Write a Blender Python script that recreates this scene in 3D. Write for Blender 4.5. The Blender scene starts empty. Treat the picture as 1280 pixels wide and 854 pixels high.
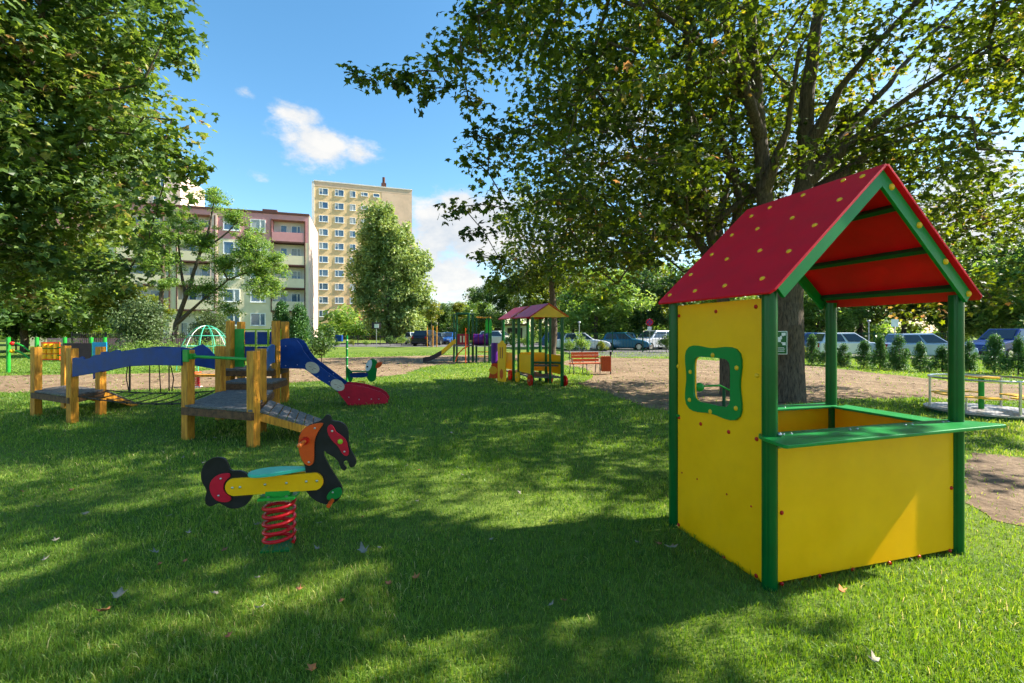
import bpy, math, random
import numpy as np
from mathutils import Vector, Matrix
R = math.radians
F, H, HY = 573.0, 1.5, 415.0          # focal length (px of a 1280 px frame), eye height, horizon row
SUN_AZ, SUN_EL = 78.5, 41.0
S = bpy.context.scene
COL = S.collection
rng = np.random.default_rng(7)
random.seed(7)

# ------------------------------------------------------------------ helpers
def G(px, py, z=0.0):
    Y = F*(H-z)/(py-HY)
    return Vector(((px-640)*Y/F, Y, z))
def AT(px, py, Y):
    return Vector(((px-640)*Y/F, Y, H-(py-HY)*Y/F))
def RP(px, py, p, n):
    d = Vector(((px-640)/F, 1.0, (HY-py)/F)); o = Vector((0, 0, H))
    return o + d*((Vector(p)-o).dot(Vector(n))/d.dot(Vector(n)))
def lin(c):
    return tuple(((v/255.0)/12.92 if v/255.0 <= .04045 else ((v/255.0+.055)/1.055)**2.4) for v in c)

class MB:
    def __init__(s): s.v = []; s.f = []; s.sm = []
    def add(s, vs, fs, smooth=False):
        b = len(s.v); s.v += [tuple(v) for v in vs]
        for f in fs: s.f.append([i+b for i in f]); s.sm.append(smooth)
        return s
    def hexa(s, c):
        return s.add(c, [(3,2,1,0),(4,5,6,7),(0,1,5,4),(1,2,6,5),(2,3,7,6),(3,0,4,7)])
    def box(s, c, size, rz=0, rx=0, ry=0):
        M = Matrix.Rotation(rz,3,'Z') @ Matrix.Rotation(ry,3,'Y') @ Matrix.Rotation(rx,3,'X')
        x, y, z = [q/2 for q in size]; c = Vector(c)
        return s.hexa([c+M@Vector(p) for p in [(-x,-y,-z),(x,-y,-z),(x,y,-z),(-x,y,-z),(-x,-y,z),(x,-y,z),(x,y,z),(-x,y,z)]])
    def bar(s, a, b, w, t, up=(0,0,1)):
        a, b = Vector(a), Vector(b); d = (b-a).normalized(); up = Vector(up)
        sd = d.cross(up)
        if sd.length < 1e-4: sd = Vector((1,0,0))
        sd.normalize(); u = sd.cross(d).normalized()
        k = [(-w/2,-t/2),(w/2,-t/2),(w/2,t/2),(-w/2,t/2)]
        return s.hexa([a+sd*p+u*q for p,q in k]+[b+sd*p+u*q for p,q in k])
    def tube(s, pts, r, n=10, cap=True):
        pts = [Vector(p) for p in pts]; m = len(pts)
        rs = r if isinstance(r, (list, tuple)) else [r]*m
        vs = []; prev = None
        for i, p in enumerate(pts):
            d = (pts[min(i+1,m-1)]-pts[max(i-1,0)]).normalized()
            if prev is None:
                a = d.cross(Vector((0,0,1)))
                if a.length < 1e-3: a = d.cross(Vector((1,0,0)))
            else: a = prev - d*prev.dot(d)
            a.normalize(); prev = a; b = d.cross(a)
            for k in range(n):
                t = 2*math.pi*k/n
                vs.append(p+(a*math.cos(t)+b*math.sin(t))*rs[i])
        fs = [(i*n+k, i*n+(k+1)%n, (i+1)*n+(k+1)%n, (i+1)*n+k) for i in range(m-1) for k in range(n)]
        s.add(vs, fs, True)
        if cap:
            s.add(vs[:n], [tuple(range(n))[::-1]]); s.add(vs[-n:], [tuple(range(n))])
        return s
    def prism(s, pts, off, hole=None):
        """planar outline pts (3D) extruded by vector off"""
        off = Vector(off); P = [Vector(p) for p in pts]; n = len(P)
        if hole is None:
            s.add(P+[p+off for p in P], [tuple(range(n))[::-1], tuple(range(n,2*n))]+[(i,(i+1)%n,n+(i+1)%n,n+i) for i in range(n)])
        else:
            Q = [Vector(p) for p in hole]; assert len(Q) == n
            V = P+Q+[p+off for p in P]+[q+off for q in Q]
            fs = []
            for i in range(n):
                j = (i+1)%n
                fs += [(i,j,n+j,n+i),(2*n+i,3*n+i,3*n+j,2*n+j),(i,2*n+i,2*n+j,j),(n+i,n+j,3*n+j,3*n+i)]
            s.add(V, fs)
        return s
    def ball(s, c, r, n=10, m=6, sq=(1,1,1)):
        c = Vector(c); vs = [c+Vector((0,0,r*sq[2]))]
        for i in range(1, m):
            a = math.pi*i/m
            for k in range(n):
                t = 2*math.pi*k/n
                vs.append(c+Vector((r*math.sin(a)*math.cos(t)*sq[0], r*math.sin(a)*math.sin(t)*sq[1], r*math.cos(a)*sq[2])))
        vs.append(c-Vector((0,0,r*sq[2])))
        fs = [(0,1+k,1+(k+1)%n) for k in range(n)]
        for i in range(m-2):
            fs += [(1+i*n+k, 1+(i+1)*n+k, 1+(i+1)*n+(k+1)%n, 1+i*n+(k+1)%n) for k in range(n)]
        e = len(vs)-1
        fs += [(e, 1+(m-2)*n+(k+1)%n, 1+(m-2)*n+k) for k in range(n)]
        return s.add(vs, fs, True)
    def disc(s, c, axis, r, t, n=20):
        a = Vector(axis).normalized()*t/2; c = Vector(c)
        return s.tube([c-a, c+a], r, n)

def mesh_from(name, mb):
    me = bpy.data.meshes.new(name); me.from_pydata(mb.v, [], mb.f); me.update()
    me.polygons.foreach_set('use_smooth', mb.sm)
    return me
def tag(o, label=None, cat=None, group=None, kind=None):
    if label: o['label'] = label
    if cat: o['category'] = cat
    if group: o['group'] = group
    if kind: o['kind'] = kind
    return o
def thing(name, label, cat, loc, group=None):
    o = bpy.data.objects.new(name, None); COL.objects.link(o); o.location = loc; o.empty_display_size = .2
    return tag(o, label, cat, group)
def part(name, mb, m, parent=None, bevel=0, label=None):
    """mb in world coordinates; parent chain located, not rotated, while building"""
    me = mesh_from(name, mb) if isinstance(mb, MB) else mb
    o = bpy.data.objects.new(name, me); COL.objects.link(o)
    if m: me.materials.append(m)
    if parent is not None:
        o.parent = parent
        off = Vector((0,0,0)); p = parent
        while p is not None: off += p.location; p = p.parent
        if off.length > 0: me.transform(Matrix.Translation(-off))
    if bevel:
        b = o.modifiers.new('bevel', 'BEVEL'); b.width = bevel; b.segments = 2; b.limit_method = 'ANGLE'; b.angle_limit = R(40)
    if label: o['label'] = label
    return o
def single(name, mb, m, loc, label, cat, group=None, bevel=0, kind=None):
    me = mesh_from(name, mb) if isinstance(mb, MB) else mb
    me.materials.append(m); loc = Vector(loc); me.transform(Matrix.Translation(-loc))
    o = bpy.data.objects.new(name, me); COL.objects.link(o); o.location = loc
    if bevel:
        b = o.modifiers.new('bevel', 'BEVEL'); b.width = bevel; b.segments = 2; b.limit_method = 'ANGLE'; b.angle_limit = R(40)
    return tag(o, label, cat, group, kind)
def dup(root, loc, rz=0, sc=1, label=None):
    def cp(o, par):
        c = o.copy(); COL.objects.link(c); c.parent = par
        for ch in list(o.children): cp(ch, c)
        return c
    r = cp(root, None); r.location = loc; r.rotation_euler = (0,0,rz)
    r.scale = sc if isinstance(sc, (tuple, list)) else (sc,)*3
    if label: r['label'] = label
    return r
def fastmesh(name, verts, faces, smooth=False, rnd=None):
    """verts (n,3), faces (m,k) numpy"""
    me = bpy.data.meshes.new(name); n, (m, k) = len(verts), faces.shape
    me.vertices.add(n); me.vertices.foreach_set('co', np.ascontiguousarray(verts, dtype=np.float32).ravel())
    me.loops.add(m*k); me.loops.foreach_set('vertex_index', np.ascontiguousarray(faces, dtype=np.int32).ravel())
    me.polygons.add(m); me.polygons.foreach_set('loop_start', np.arange(0, m*k, k, dtype=np.int32))
    me.polygons.foreach_set('loop_total', np.full(m, k, dtype=np.int32))
    me.polygons.foreach_set('use_smooth', np.full(m, smooth))
    me.update(calc_edges=True)
    if rnd is not None:
        a = me.attributes.new('rnd', 'FLOAT', 'FACE'); a.data.foreach_set('value', rnd.astype(np.float32))
    return me

# ------------------------------------------------------------------ materials
def newmat(name):
    m = bpy.data.materials.new(name); m.use_nodes = True
    return m, m.node_tree.nodes, m.node_tree.links, m.node_tree.nodes['Principled BSDF']
def mat(name, c, rough=.5, metal=0, var=.12, scale=6, bump=.0, bscale=200, stretch=None, c2=None, spec=.28, dirt=0):
    m, N, L, B = newmat(name)
    B.inputs['Roughness'].default_value = rough; B.inputs['Metallic'].default_value = metal
    B.inputs['Specular IOR Level'].default_value = spec
    tc = N.new('ShaderNodeTexCoord'); mp = N.new('ShaderNodeMapping')
    L.new(tc.outputs['Object'], mp.inputs['Vector'])
    if stretch: mp.inputs['Scale'].default_value = stretch
    nz = N.new('ShaderNodeTexNoise'); nz.inputs['Scale'].default_value = scale; nz.inputs['Detail'].default_value = 6
    nz.inputs['Roughness'].default_value = .65
    L.new(mp.outputs[0], nz.inputs['Vector'])
    rp = N.new('ShaderNodeValToRGB'); c = lin(c)
    lo = lin(c2) if c2 else tuple(v*(1-var*1.6) for v in c); hi = tuple(min(1, v*(1+var)) for v in c)
    rp.color_ramp.elements[0].position = .32; rp.color_ramp.elements[1].position = .62
    rp.color_ramp.elements[0].color = (*lo, 1); rp.color_ramp.elements[1].color = (*hi, 1)
    L.new(nz.outputs['Fac'], rp.inputs['Fac'])
    out = rp.outputs['Color']
    if dirt:
        n3 = N.new('ShaderNodeTexNoise'); n3.inputs['Scale'].default_value = 3.3; n3.inputs['Detail'].default_value = 9; n3.inputs['Roughness'].default_value = .75
        L.new(tc.outputs['Object'], n3.inputs['Vector'])
        r3 = N.new('ShaderNodeMapRange'); r3.inputs['From Min'].default_value = .5; r3.inputs['From Max'].default_value = .75; r3.inputs['To Max'].default_value = dirt
        L.new(n3.outputs['Fac'], r3.inputs['Value'])
        mx = N.new('ShaderNodeMixRGB'); mx.inputs['Color2'].default_value = (.12,.1,.07,1)
        L.new(r3.outputs[0], mx.inputs['Fac']); L.new(out, mx.inputs['Color1']); out = mx.outputs[0]
    L.new(out, B.inputs['Base Color'])
    if bump:
        n2 = N.new('ShaderNodeTexNoise'); n2.inputs['Scale'].default_value = bscale; n2.inputs['Detail'].default_value = 3
        L.new(mp.outputs[0], n2.inputs['Vector'])
        bp = N.new('ShaderNodeBump'); bp.inputs['Strength'].default_value = bump; bp.inputs['Distance'].default_value = .01
        L.new(n2.outputs['Fac'], bp.inputs['Height']); L.new(bp.outputs[0], B.inputs['Normal'])
        rr = N.new('ShaderNodeMapRange'); rr.inputs['To Min'].default_value = max(0, rough-.1); rr.inputs['To Max'].default_value = min(1, rough+.15)
        L.new(nz.outputs['Fac'], rr.inputs['Value']); L.new(rr.outputs[0], B.inputs['Roughness'])
    return m
def leafmat(name, cols, trans=.45, rough=.45):
    """cols: list of (pos, rgb255) over the per-leaf random value"""
    m, N, L, B = newmat(name); out = N['Material Output']
    at = N.new('ShaderNodeAttribute'); at.attribute_name = 'rnd'
    rp = N.new('ShaderNodeValToRGB')
    els = rp.color_ramp.elements
    for i, (p, c) in enumerate(cols):
        e = els[i] if i < 2 else els.new(p)
        e.position = p; e.color = (*lin(c), 1)
    L.new(at.outputs['Fac'], rp.inputs['Fac'])
    L.new(rp.outputs[0], B.inputs['Base Color']); B.inputs['Roughness'].default_value = rough
    B.inputs['Specular IOR Level'].default_value = .35
    tr = N.new('ShaderNodeBsdfTranslucent')
    hs = N.new('ShaderNodeHueSaturation'); hs.inputs['Hue'].default_value = .478; hs.inputs['Saturation'].default_value = 1.15; hs.inputs['Value'].default_value = 1.9
    L.new(rp.outputs[0], hs.inputs['Color']); L.new(hs.outputs[0], tr.inputs['Color'])
    mx = N.new('ShaderNodeMixShader'); mx.inputs['Fac'].default_value = trans
    L.new(B.outputs[0], mx.inputs[1]); L.new(tr.outputs[0], mx.inputs[2]); L.new(mx.outputs[0], out.inputs['Surface'])
    return m
M = {}
M['yellow'] = mat('yellow_board', (255,180,0), .38, var=.05, scale=3, bump=.12, bscale=350, dirt=.05)
M['red'] = mat('red_board', (196,14,44), .42, var=.1, scale=5, bump=.12, bscale=350)
M['roof_red'] = mat('roof_red', (238,12,40), .5, var=.07, scale=4, bump=.15, bscale=300, dirt=.05)
_n = M['roof_red'].node_tree; _t = _n.nodes.new('ShaderNodeBsdfTranslucent'); _t.inputs['Color'].default_value = (*lin((190,4,30)),1)
_x = _n.nodes.new('ShaderNodeMixShader'); _x.inputs['Fac'].default_value = .16
_n.links.new(_n.nodes['Principled BSDF'].outputs[0], _x.inputs[1]); _n.links.new(_t.outputs[0], _x.inputs[2]); _n.links.new(_x.outputs[0], _n.nodes['Material Output'].inputs['Surface'])
M['green'] = mat('green_metal', (0,88,34), .28, var=.08, scale=6)
M['dgreen'] = mat('dark_green_metal', (14,74,44), .35, var=.1)
M['lgreen'] = mat('green_board', (6,124,50), .35, var=.07, scale=4, bump=.12, bscale=350, dirt=.08)
M['brightgreen'] = mat('bright_green', (40,150,50), .4)
M['turq'] = mat('turquoise_board', (70,185,150), .4, var=.06, bump=.1, bscale=300)
M['black'] = mat('black_board', (30,28,30), .42, var=.3, bump=.15, bscale=350, scale=8)
M['orange'] = mat('orange_board', (222,82,22), .4, var=.08, bump=.1, bscale=300)
M['cap_y'] = mat('yellow_cap', (240,180,30), .3, var=.05)
M['cap_r'] = mat('red_cap', (190,22,16), .3, var=.05)
M['cap_o'] = mat('orange_cap', (240,120,50), .3, var=.05)
M['lime'] = mat('lime_cap', (160,190,40), .35)
M['steel'] = mat('steel', (190,190,186), .3, 1, var=.1)
M['galv'] = mat('galvanised', (170,172,170), .45, .8, var=.2, scale=30)
M['spring'] = mat('red_spring', (205,24,32), .25, var=.06)
M['wood'] = mat('yellow_stained_wood', (206,142,44), .55, var=.2, scale=7, stretch=(6,6,.7), c2=(158,96,28), bump=.25, bscale=60)
M['wood_d'] = mat('brown_wood', (104,72,46), .7, var=.3, scale=9, stretch=(2,2,2), c2=(66,46,32), bump=.3, bscale=60)
M['deck'] = mat('weathered_deck', (112,106,100), .75, var=.3, scale=14, stretch=(3,1,3), c2=(62,58,56), bump=.5, bscale=90)
M['blue'] = mat('blue_board', (0,54,122), .55, var=.15, bump=.12, bscale=300, spec=.3)
M['lblue'] = mat('light_blue_board', (24,92,160), .5, spec=.3)
M['cyan'] = mat('cyan_board', (20,150,205), .4)
M['purple'] = mat('purple_board', (84,24,120), .42)
M['magenta'] = mat('magenta_board', (200,36,76), .45, dirt=.12)
M['maroon'] = mat('maroon_board', (130,22,50), .45)
M['chain'] = mat('chain', (52,48,42), .6, .5)
M['white'] = mat('white_paint', (225,225,220), .5, var=.06)
M['rubber'] = mat('black_rubber', (24,24,25), .8)
M['bench'] = mat('bench_wood', (176,76,34), .5, var=.2, scale=8, stretch=(1,8,8), bump=.2, bscale=60)
M['bark'] = mat('bark', (92,80,66), .9, var=.35, scale=10, stretch=(3,3,.6), c2=(44,38,32), bump=1.0, bscale=26)
M['darkpanel'] = mat('dark_panel', (58,48,52), .6)
M['skin'] = mat('cream_decal', (205,190,165), .5)

LEAF = {
 'maple': leafmat('maple_leaves', [(0,(46,62,28)),(.35,(68,88,34)),(.75,(98,112,42)),(.92,(136,130,58)),(1,(150,120,78))], .54),
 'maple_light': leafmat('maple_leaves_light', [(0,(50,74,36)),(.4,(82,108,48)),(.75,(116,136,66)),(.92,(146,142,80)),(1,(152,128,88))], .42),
 'poplar': leafmat('poplar_leaves', [(0,(92,112,58)),(.5,(130,150,80)),(1,(172,182,120))], .36),
 'locust': leafmat('locust_leaves', [(0,(74,104,48)),(.5,(112,142,66)),(1,(156,174,100))], .45),
 'yellowish': leafmat('yellow_green_leaves', [(0,(70,92,34)),(.5,(110,124,46)),(1,(160,150,70))], .4),
 'dark': leafmat('dark_green_leaves', [(0,(46,72,36)),(.5,(70,100,46)),(1,(104,130,64))], .4),
 'grey': leafmat('grey_green_leaves', [(0,(62,82,48)),(.5,(86,106,62)),(1,(122,138,92))], .3),
 'thuja': leafmat('thuja_leaves', [(0,(38,74,36)),(.5,(62,104,46)),(1,(96,134,60))], .25),
 'litter': leafmat('path_litter', [(0,(70,56,40)),(.4,(110,92,66)),(.8,(150,134,104)),(1,(186,172,140))], .05, .8),
 'grass': leafmat('grass_blades', [(0,(58,90,36)),(.4,(92,128,48)),(.8,(132,156,66)),(.95,(172,172,96)),(1,(196,182,128))], .4, .42),
}

def groundmat(name, c1, c2, c3, s1=.35, s2=40, bump=.6, bs=60):
    m, N, L, B = newmat(name); B.inputs['Roughness'].default_value = .95; B.inputs['Specular IOR Level'].default_value = .15
    tc = N.new('ShaderNodeTexCoord')
    def noise(sc, det=8, ro=.7):
        n = N.new('ShaderNodeTexNoise'); n.inputs['Scale'].default_value = sc; n.inputs['Detail'].default_value = det; n.inputs['Roughness'].default_value = ro
        L.new(tc.outputs['Object'], n.inputs['Vector']); return n
    a, b = noise(s1), noise(s2)
    r1 = N.new('ShaderNodeValToRGB'); r1.color_ramp.elements[0].position = .4; r1.color_ramp.elements[1].position = .6
    r1.color_ramp.elements[0].color = (*lin(c1),1); r1.color_ramp.elements[1].color = (*lin(c2),1)
    L.new(a.outputs['Fac'], r1.inputs['Fac'])
    mx = N.new('ShaderNodeMixRGB'); mx.inputs['Color2'].default_value = (*lin(c3),1)
    r2 = N.new('ShaderNodeMapRange'); r2.inputs['From Min'].default_value = .42; r2.inputs['From Max'].default_value = .68; r2.inputs['To Max'].default_value = .8
    L.new(b.outputs['Fac'], r2.inputs['Value']); L.new(r2.outputs[0], mx.inputs['Fac']); L.new(r1.outputs[0], mx.inputs['Color1'])
    L.new(mx.outputs[0], B.inputs['Base Color'])
    n = noise(bs, 5); bp = N.new('ShaderNodeBump'); bp.inputs['Strength'].default_value = bump; bp.inputs['Distance'].default_value = .03
    L.new(n.outputs['Fac'], bp.inputs['Height']); L.new(bp.outputs[0], B.inputs['Normal'])
    return m
M['lawn'] = groundmat('lawn_ground', (84,106,38), (112,128,50), (60,80,28), .4, 9, .8, 14)
M['dirt'] = groundmat('gravel_path', (124,102,78), (150,128,100), (76,60,46), .8, 7, 1.0, 20)
M['soil'] = groundmat('bare_soil', (112,94,76), (136,116,94), (72,58,46), 2.5, 14, 1, 14)
M['asphalt'] = groundmat('asphalt', (92,90,90), (108,106,104), (78,76,76), .2, 30, .3, 80)

# ------------------------------------------------------------------ ground
def pip(P, poly):
    x, y = P[:,0], P[:,1]; c = np.zeros(len(P), bool); n = len(poly)
    for i in range(n):
        x0, y0 = poly[i]; x1, y1 = poly[(i+1)%n]
        if y0 == y1: continue
        k = ((y0 > y) != (y1 > y)) & (x < (x1-x0)*(y-y0)/(y1-y0)+x0); c ^= k
    return c
def rough_poly(pts, amp, step, seed):
    r = random.Random(seed); out = []
    n = len(pts)
    for i in range(n):
        a, b = Vector(pts[i][:2]), Vector(pts[(i+1)%n][:2]); L_ = (b-a).length; k = max(1, int(L_/step))
        d = (b-a).normalized() if L_ > 0 else Vector((1,0)); nn = Vector((-d.y, d.x))
        for j in range(k):
            p = a+(b-a)*j/k+nn*r.uniform(-amp, amp); out.append((p.x, p.y))
    return out
mb = MB(); gx = [-600,-60,-20,20,60,600]; gy = [-60,-5,20,60,900]
mb.v = [(x,y,0) for y in gy for x in gx]
for j in range(len(gy)-1):
    for i in range(len(gx)-1):
        b = j*len(gx)+i; mb.f.append([b,b+1,b+1+len(gx),b+len(gx)]); mb.sm.append(False)
o = part('lawn', mb, M['lawn']); tag(o, kind='structure')
def sheet(name, pts, z, m):
    mb = MB(); mb.add([(x,y,z) for x,y in pts], [tuple(range(len(pts)))])
    me = mesh_from(name, mb); me.materials.append(m)
    ar = sum(pts[i][0]*pts[(i+1)%len(pts)][1]-pts[(i+1)%len(pts)][0]*pts[i][1] for i in range(len(pts)))
    if ar < 0: me.flip_normals()
    o = bpy.data.objects.new(name, me); COL.objects.link(o); tag(o, kind='structure'); return pts
g2 = lambda L_: [tuple(G(*p)[:2]) for p in L_]
path_r = rough_poly(g2([(705,451),(760,447),(840,449),(900,451),(1010,457),(1100,467),(1180,476),(1280,482),(1500,492),(1500,520),(1280,499),(1210,502),(1150,497),(1050,499),(985,507),(900,524),(845,519),(795,505),(760,492),(722,479),(745,470),(735,462),(700,456)]), .12, .4, 1)
path_l = rough_poly(g2([(-300,474),(0,470),(230,466),(330,456),(400,448),(540,444.5),(704,443),(703,449),(620,452),(540,457),(500,469),(430,474),(330,482),(230,487),(0,492),(-300,498)]), .12, .5, 2)
spur = rough_poly([(-15.5,25),(-20,38),(-18.2,38.5),(-12.5,25)], .15, .6, 3)
soil_p = rough_poly(g2([(1203,580),(1216,567),(1290,573),(1400,588),(1420,690),(1290,660),(1240,651),(1207,628)]), .04, .12, 4)
sheet('gravel_path', path_r, .004, M['dirt']); sheet('sandy_path', path_l, .004, M['dirt'])
sheet('side_path', spur, .008, M['dirt']); sheet('bare_soil', soil_p, .005, M['soil'])
sheet('parking_lot', [(4,28),(60,22),(90,40),(60,70),(4,60)], .006, M['asphalt'])
sheet('street', [(-26,46),(3.9,46),(3.9,62),(-26,62)], .006, M['asphalt'])
POLYS = [path_r, path_l, spur, soil_p]

def litter():
    n = 5200; X = rng.uniform(-22, 24, n); Y = rng.uniform(3.5, 30, n); P = np.stack([X,Y],1); ok = np.zeros(n,bool)
    for poly in (path_r, path_l, soil_p): ok |= pip(P, poly)
    X, Y = X[ok], Y[ok]; n = len(X); s_ = rng.uniform(.012,.04,n)*np.clip(Y/9,.6,1.6); a = rng.uniform(0,6.28,n); v = np.empty((n,4,3))
    for i,(x,y,z) in enumerate(((-1,-.6,.004),(1,-.7,.3),(.8,.8,.06),(-.9,.7,.35))):
        v[:,i] = np.stack([X+s_*(x*np.cos(a)-y*np.sin(a)), Y+s_*(x*np.sin(a)+y*np.cos(a)), .009+s_*z],1)
    me = fastmesh('path_litter', v.reshape(-1,3), np.arange(n*4).reshape(-1,4), rnd=rng.random(n)); me.materials.append(LEAF['litter'])
    o = bpy.data.objects.new('path_litter', me); COL.objects.link(o); tag(o, 'scattered small stones and leaf bits on the paths', 'litter', kind='stuff')
litter()
# grass blades (one mass, cannot be counted)
def grass():
    N_ = 620000
    u = rng.random(N_); Y0, Y1 = 1.35, 34.0
    Y = Y0*(Y1/Y0)**u                                  # density ~ 1/Y^2 over the wedge
    a = rng.uniform(-1.42, 1.42, N_); X = a*Y
    k_ = 70000; Y[:k_] = rng.uniform(-.6, 2.2, k_); X[:k_] = rng.uniform(-4.5, 4.5, k_)   # the strip beside the photographer
    P = np.stack([X, Y], 1)
    ok = np.ones(N_, bool)
    J = P + rng.normal(0, .045, P.shape)*np.minimum(Y/5, 2)[:,None]
    for poly in POLYS: ok &= ~(pip(J, poly) & (rng.random(N_) > .035))
    # thin, patchy growth
    pn = np.sin(X*1.7+1.3*np.sin(Y*1.1))*np.sin(Y*2.1+.7*np.sin(X*2.3))
    ok &= rng.random(N_) < (.82+.25*pn)
    X, Y = X[ok], Y[ok]; n = len(X); pn = pn[ok]
    far = np.clip(Y/5, .55, 4.5)
    h = rng.gamma(6, .0037, n)*(1+.3*pn)*np.clip(far, .9, 1.5)+.010
    w = rng.uniform(.0018, .0036, n)*far*1.2
    th = rng.uniform(0, 2*np.pi, n); lean = rng.gamma(2, .17, n)*h*1.6; ld = rng.uniform(0, 2*np.pi, n)
    wx, wy = np.cos(th)*w, np.sin(th)*w; lx, ly = np.cos(ld)*lean, np.sin(ld)*lean
    z = np.zeros(n)
    v = np.empty((n,5,3), np.float32)
    v[:,0] = np.stack([X-wx, Y-wy, z],1); v[:,1] = np.stack([X+wx, Y+wy, z],1)
    v[:,2] = np.stack([X+wx*.8+lx*.35, Y+wy*.8+ly*.35, h*.6],1); v[:,3] = np.stack([X-wx*.8+lx*.35, Y-wy*.8+ly*.35, h*.6],1)
    v[:,4] = np.stack([X+lx, Y+ly, h*np.clip(1-(lean/h)**2*.15, .45, 1)],1)
    b = np.arange(n)[:,None]*5
    q = np.concatenate([b+np.array([[0,1,2]]), b+np.array([[0,2,3]]), b+np.array([[3,2,4]])], 0)
    lf = np.sin(X*.55+1.9*np.sin(Y*.4))*np.sin(Y*.73+1.1*np.sin(X*.6)+1)
    rv = np.clip(rng.normal(.44,.2,n)+.10*pn+.16*lf, 0, 1)
    me = fastmesh('grass', v.reshape(-1,3), q, rnd=np.tile(rv, 3))
    me.materials.append(LEAF['grass'])
    o = bpy.data.objects.new('grass', me); COL.objects.link(o)
    tag(o, 'short mown green grass blades covering the lawn', 'grass', kind='stuff')
grass()

# ------------------------------------------------------------------ trees
MAPLE = np.array([(0,0,0),(0,-.1,0),(.30,-.16,-.05),(.22,.05,0),(.52,.2,-.1),(.24,.3,0),(.0,.62,-.1),(-.24,.3,0),(-.52,.2,-.1),(-.22,.05,0),(-.30,-.16,-.05)])*1.0
MAPLE_F = [(0,i,i+1) for i in range(1,10)]+[(0,10,1)]
RHOMB = np.array([(0,-.45,0),(.26,0,-.06),(0,.55,-.02),(-.26,0,-.06)]); RHOMB_F = [(0,1,2),(0,2,3)]
LONG = np.array([(0,-.5,0),(.12,0,-.04),(0,.6,-.05),(-.12,0,-.04)])
def leaves(centers, radii, per, size, shape='maple', up=.9, flat=.7, seed=0, hang=0.35, tone=None):
    r = np.random.default_rng(seed)
    C = np.repeat(centers, per, 0); n = len(C); Rr = np.repeat(radii, per)
    off = r.normal(0, 1, (n,3)); off /= np.linalg.norm(off, axis=1)[:,None]; off *= (r.random(n)**.45*Rr)[:,None]
    nrm = off/np.maximum(Rr,1e-3)[:,None]*.6 + r.normal(0,.55,(n,3)); nrm[:,2] += up
    off[:,2] *= flat
    P = C+off
    nrm /= np.linalg.norm(nrm, axis=1)[:,None]
    t = r.normal(0,1,(n,3)); t[:,2] -= hang*2; t -= nrm*(t*nrm).sum(1)[:,None]; t /= np.linalg.norm(t,axis=1)[:,None]
    b = np.cross(t, nrm)
    T, Fc = {'maple':(MAPLE,MAPLE_F),'rhomb':(RHOMB,RHOMB_F),'long':(LONG,RHOMB_F)}[shape]
    s = size*r.uniform(.6,1.25,n)
    V = P[:,None,:] + s[:,None,None]*(T[None,:,0:1]*b[:,None,:]+T[None,:,1:2]*t[:,None,:]+T[None,:,2:3]*nrm[:,None,:])
    k = len(T); fc = np.array(Fc)
    faces = (np.arange(n)[:,None,None]*k+fc[None]).reshape(-1,3)
    cl = np.repeat(r.normal(0,.15,len(centers)), per)
    rv = np.clip(r.beta(2,2.6,n)*.9+cl+(r.random(n)>.985)*.4, 0, 1)
    return V.reshape(-1,3), faces, np.repeat(rv, len(fc))
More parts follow.
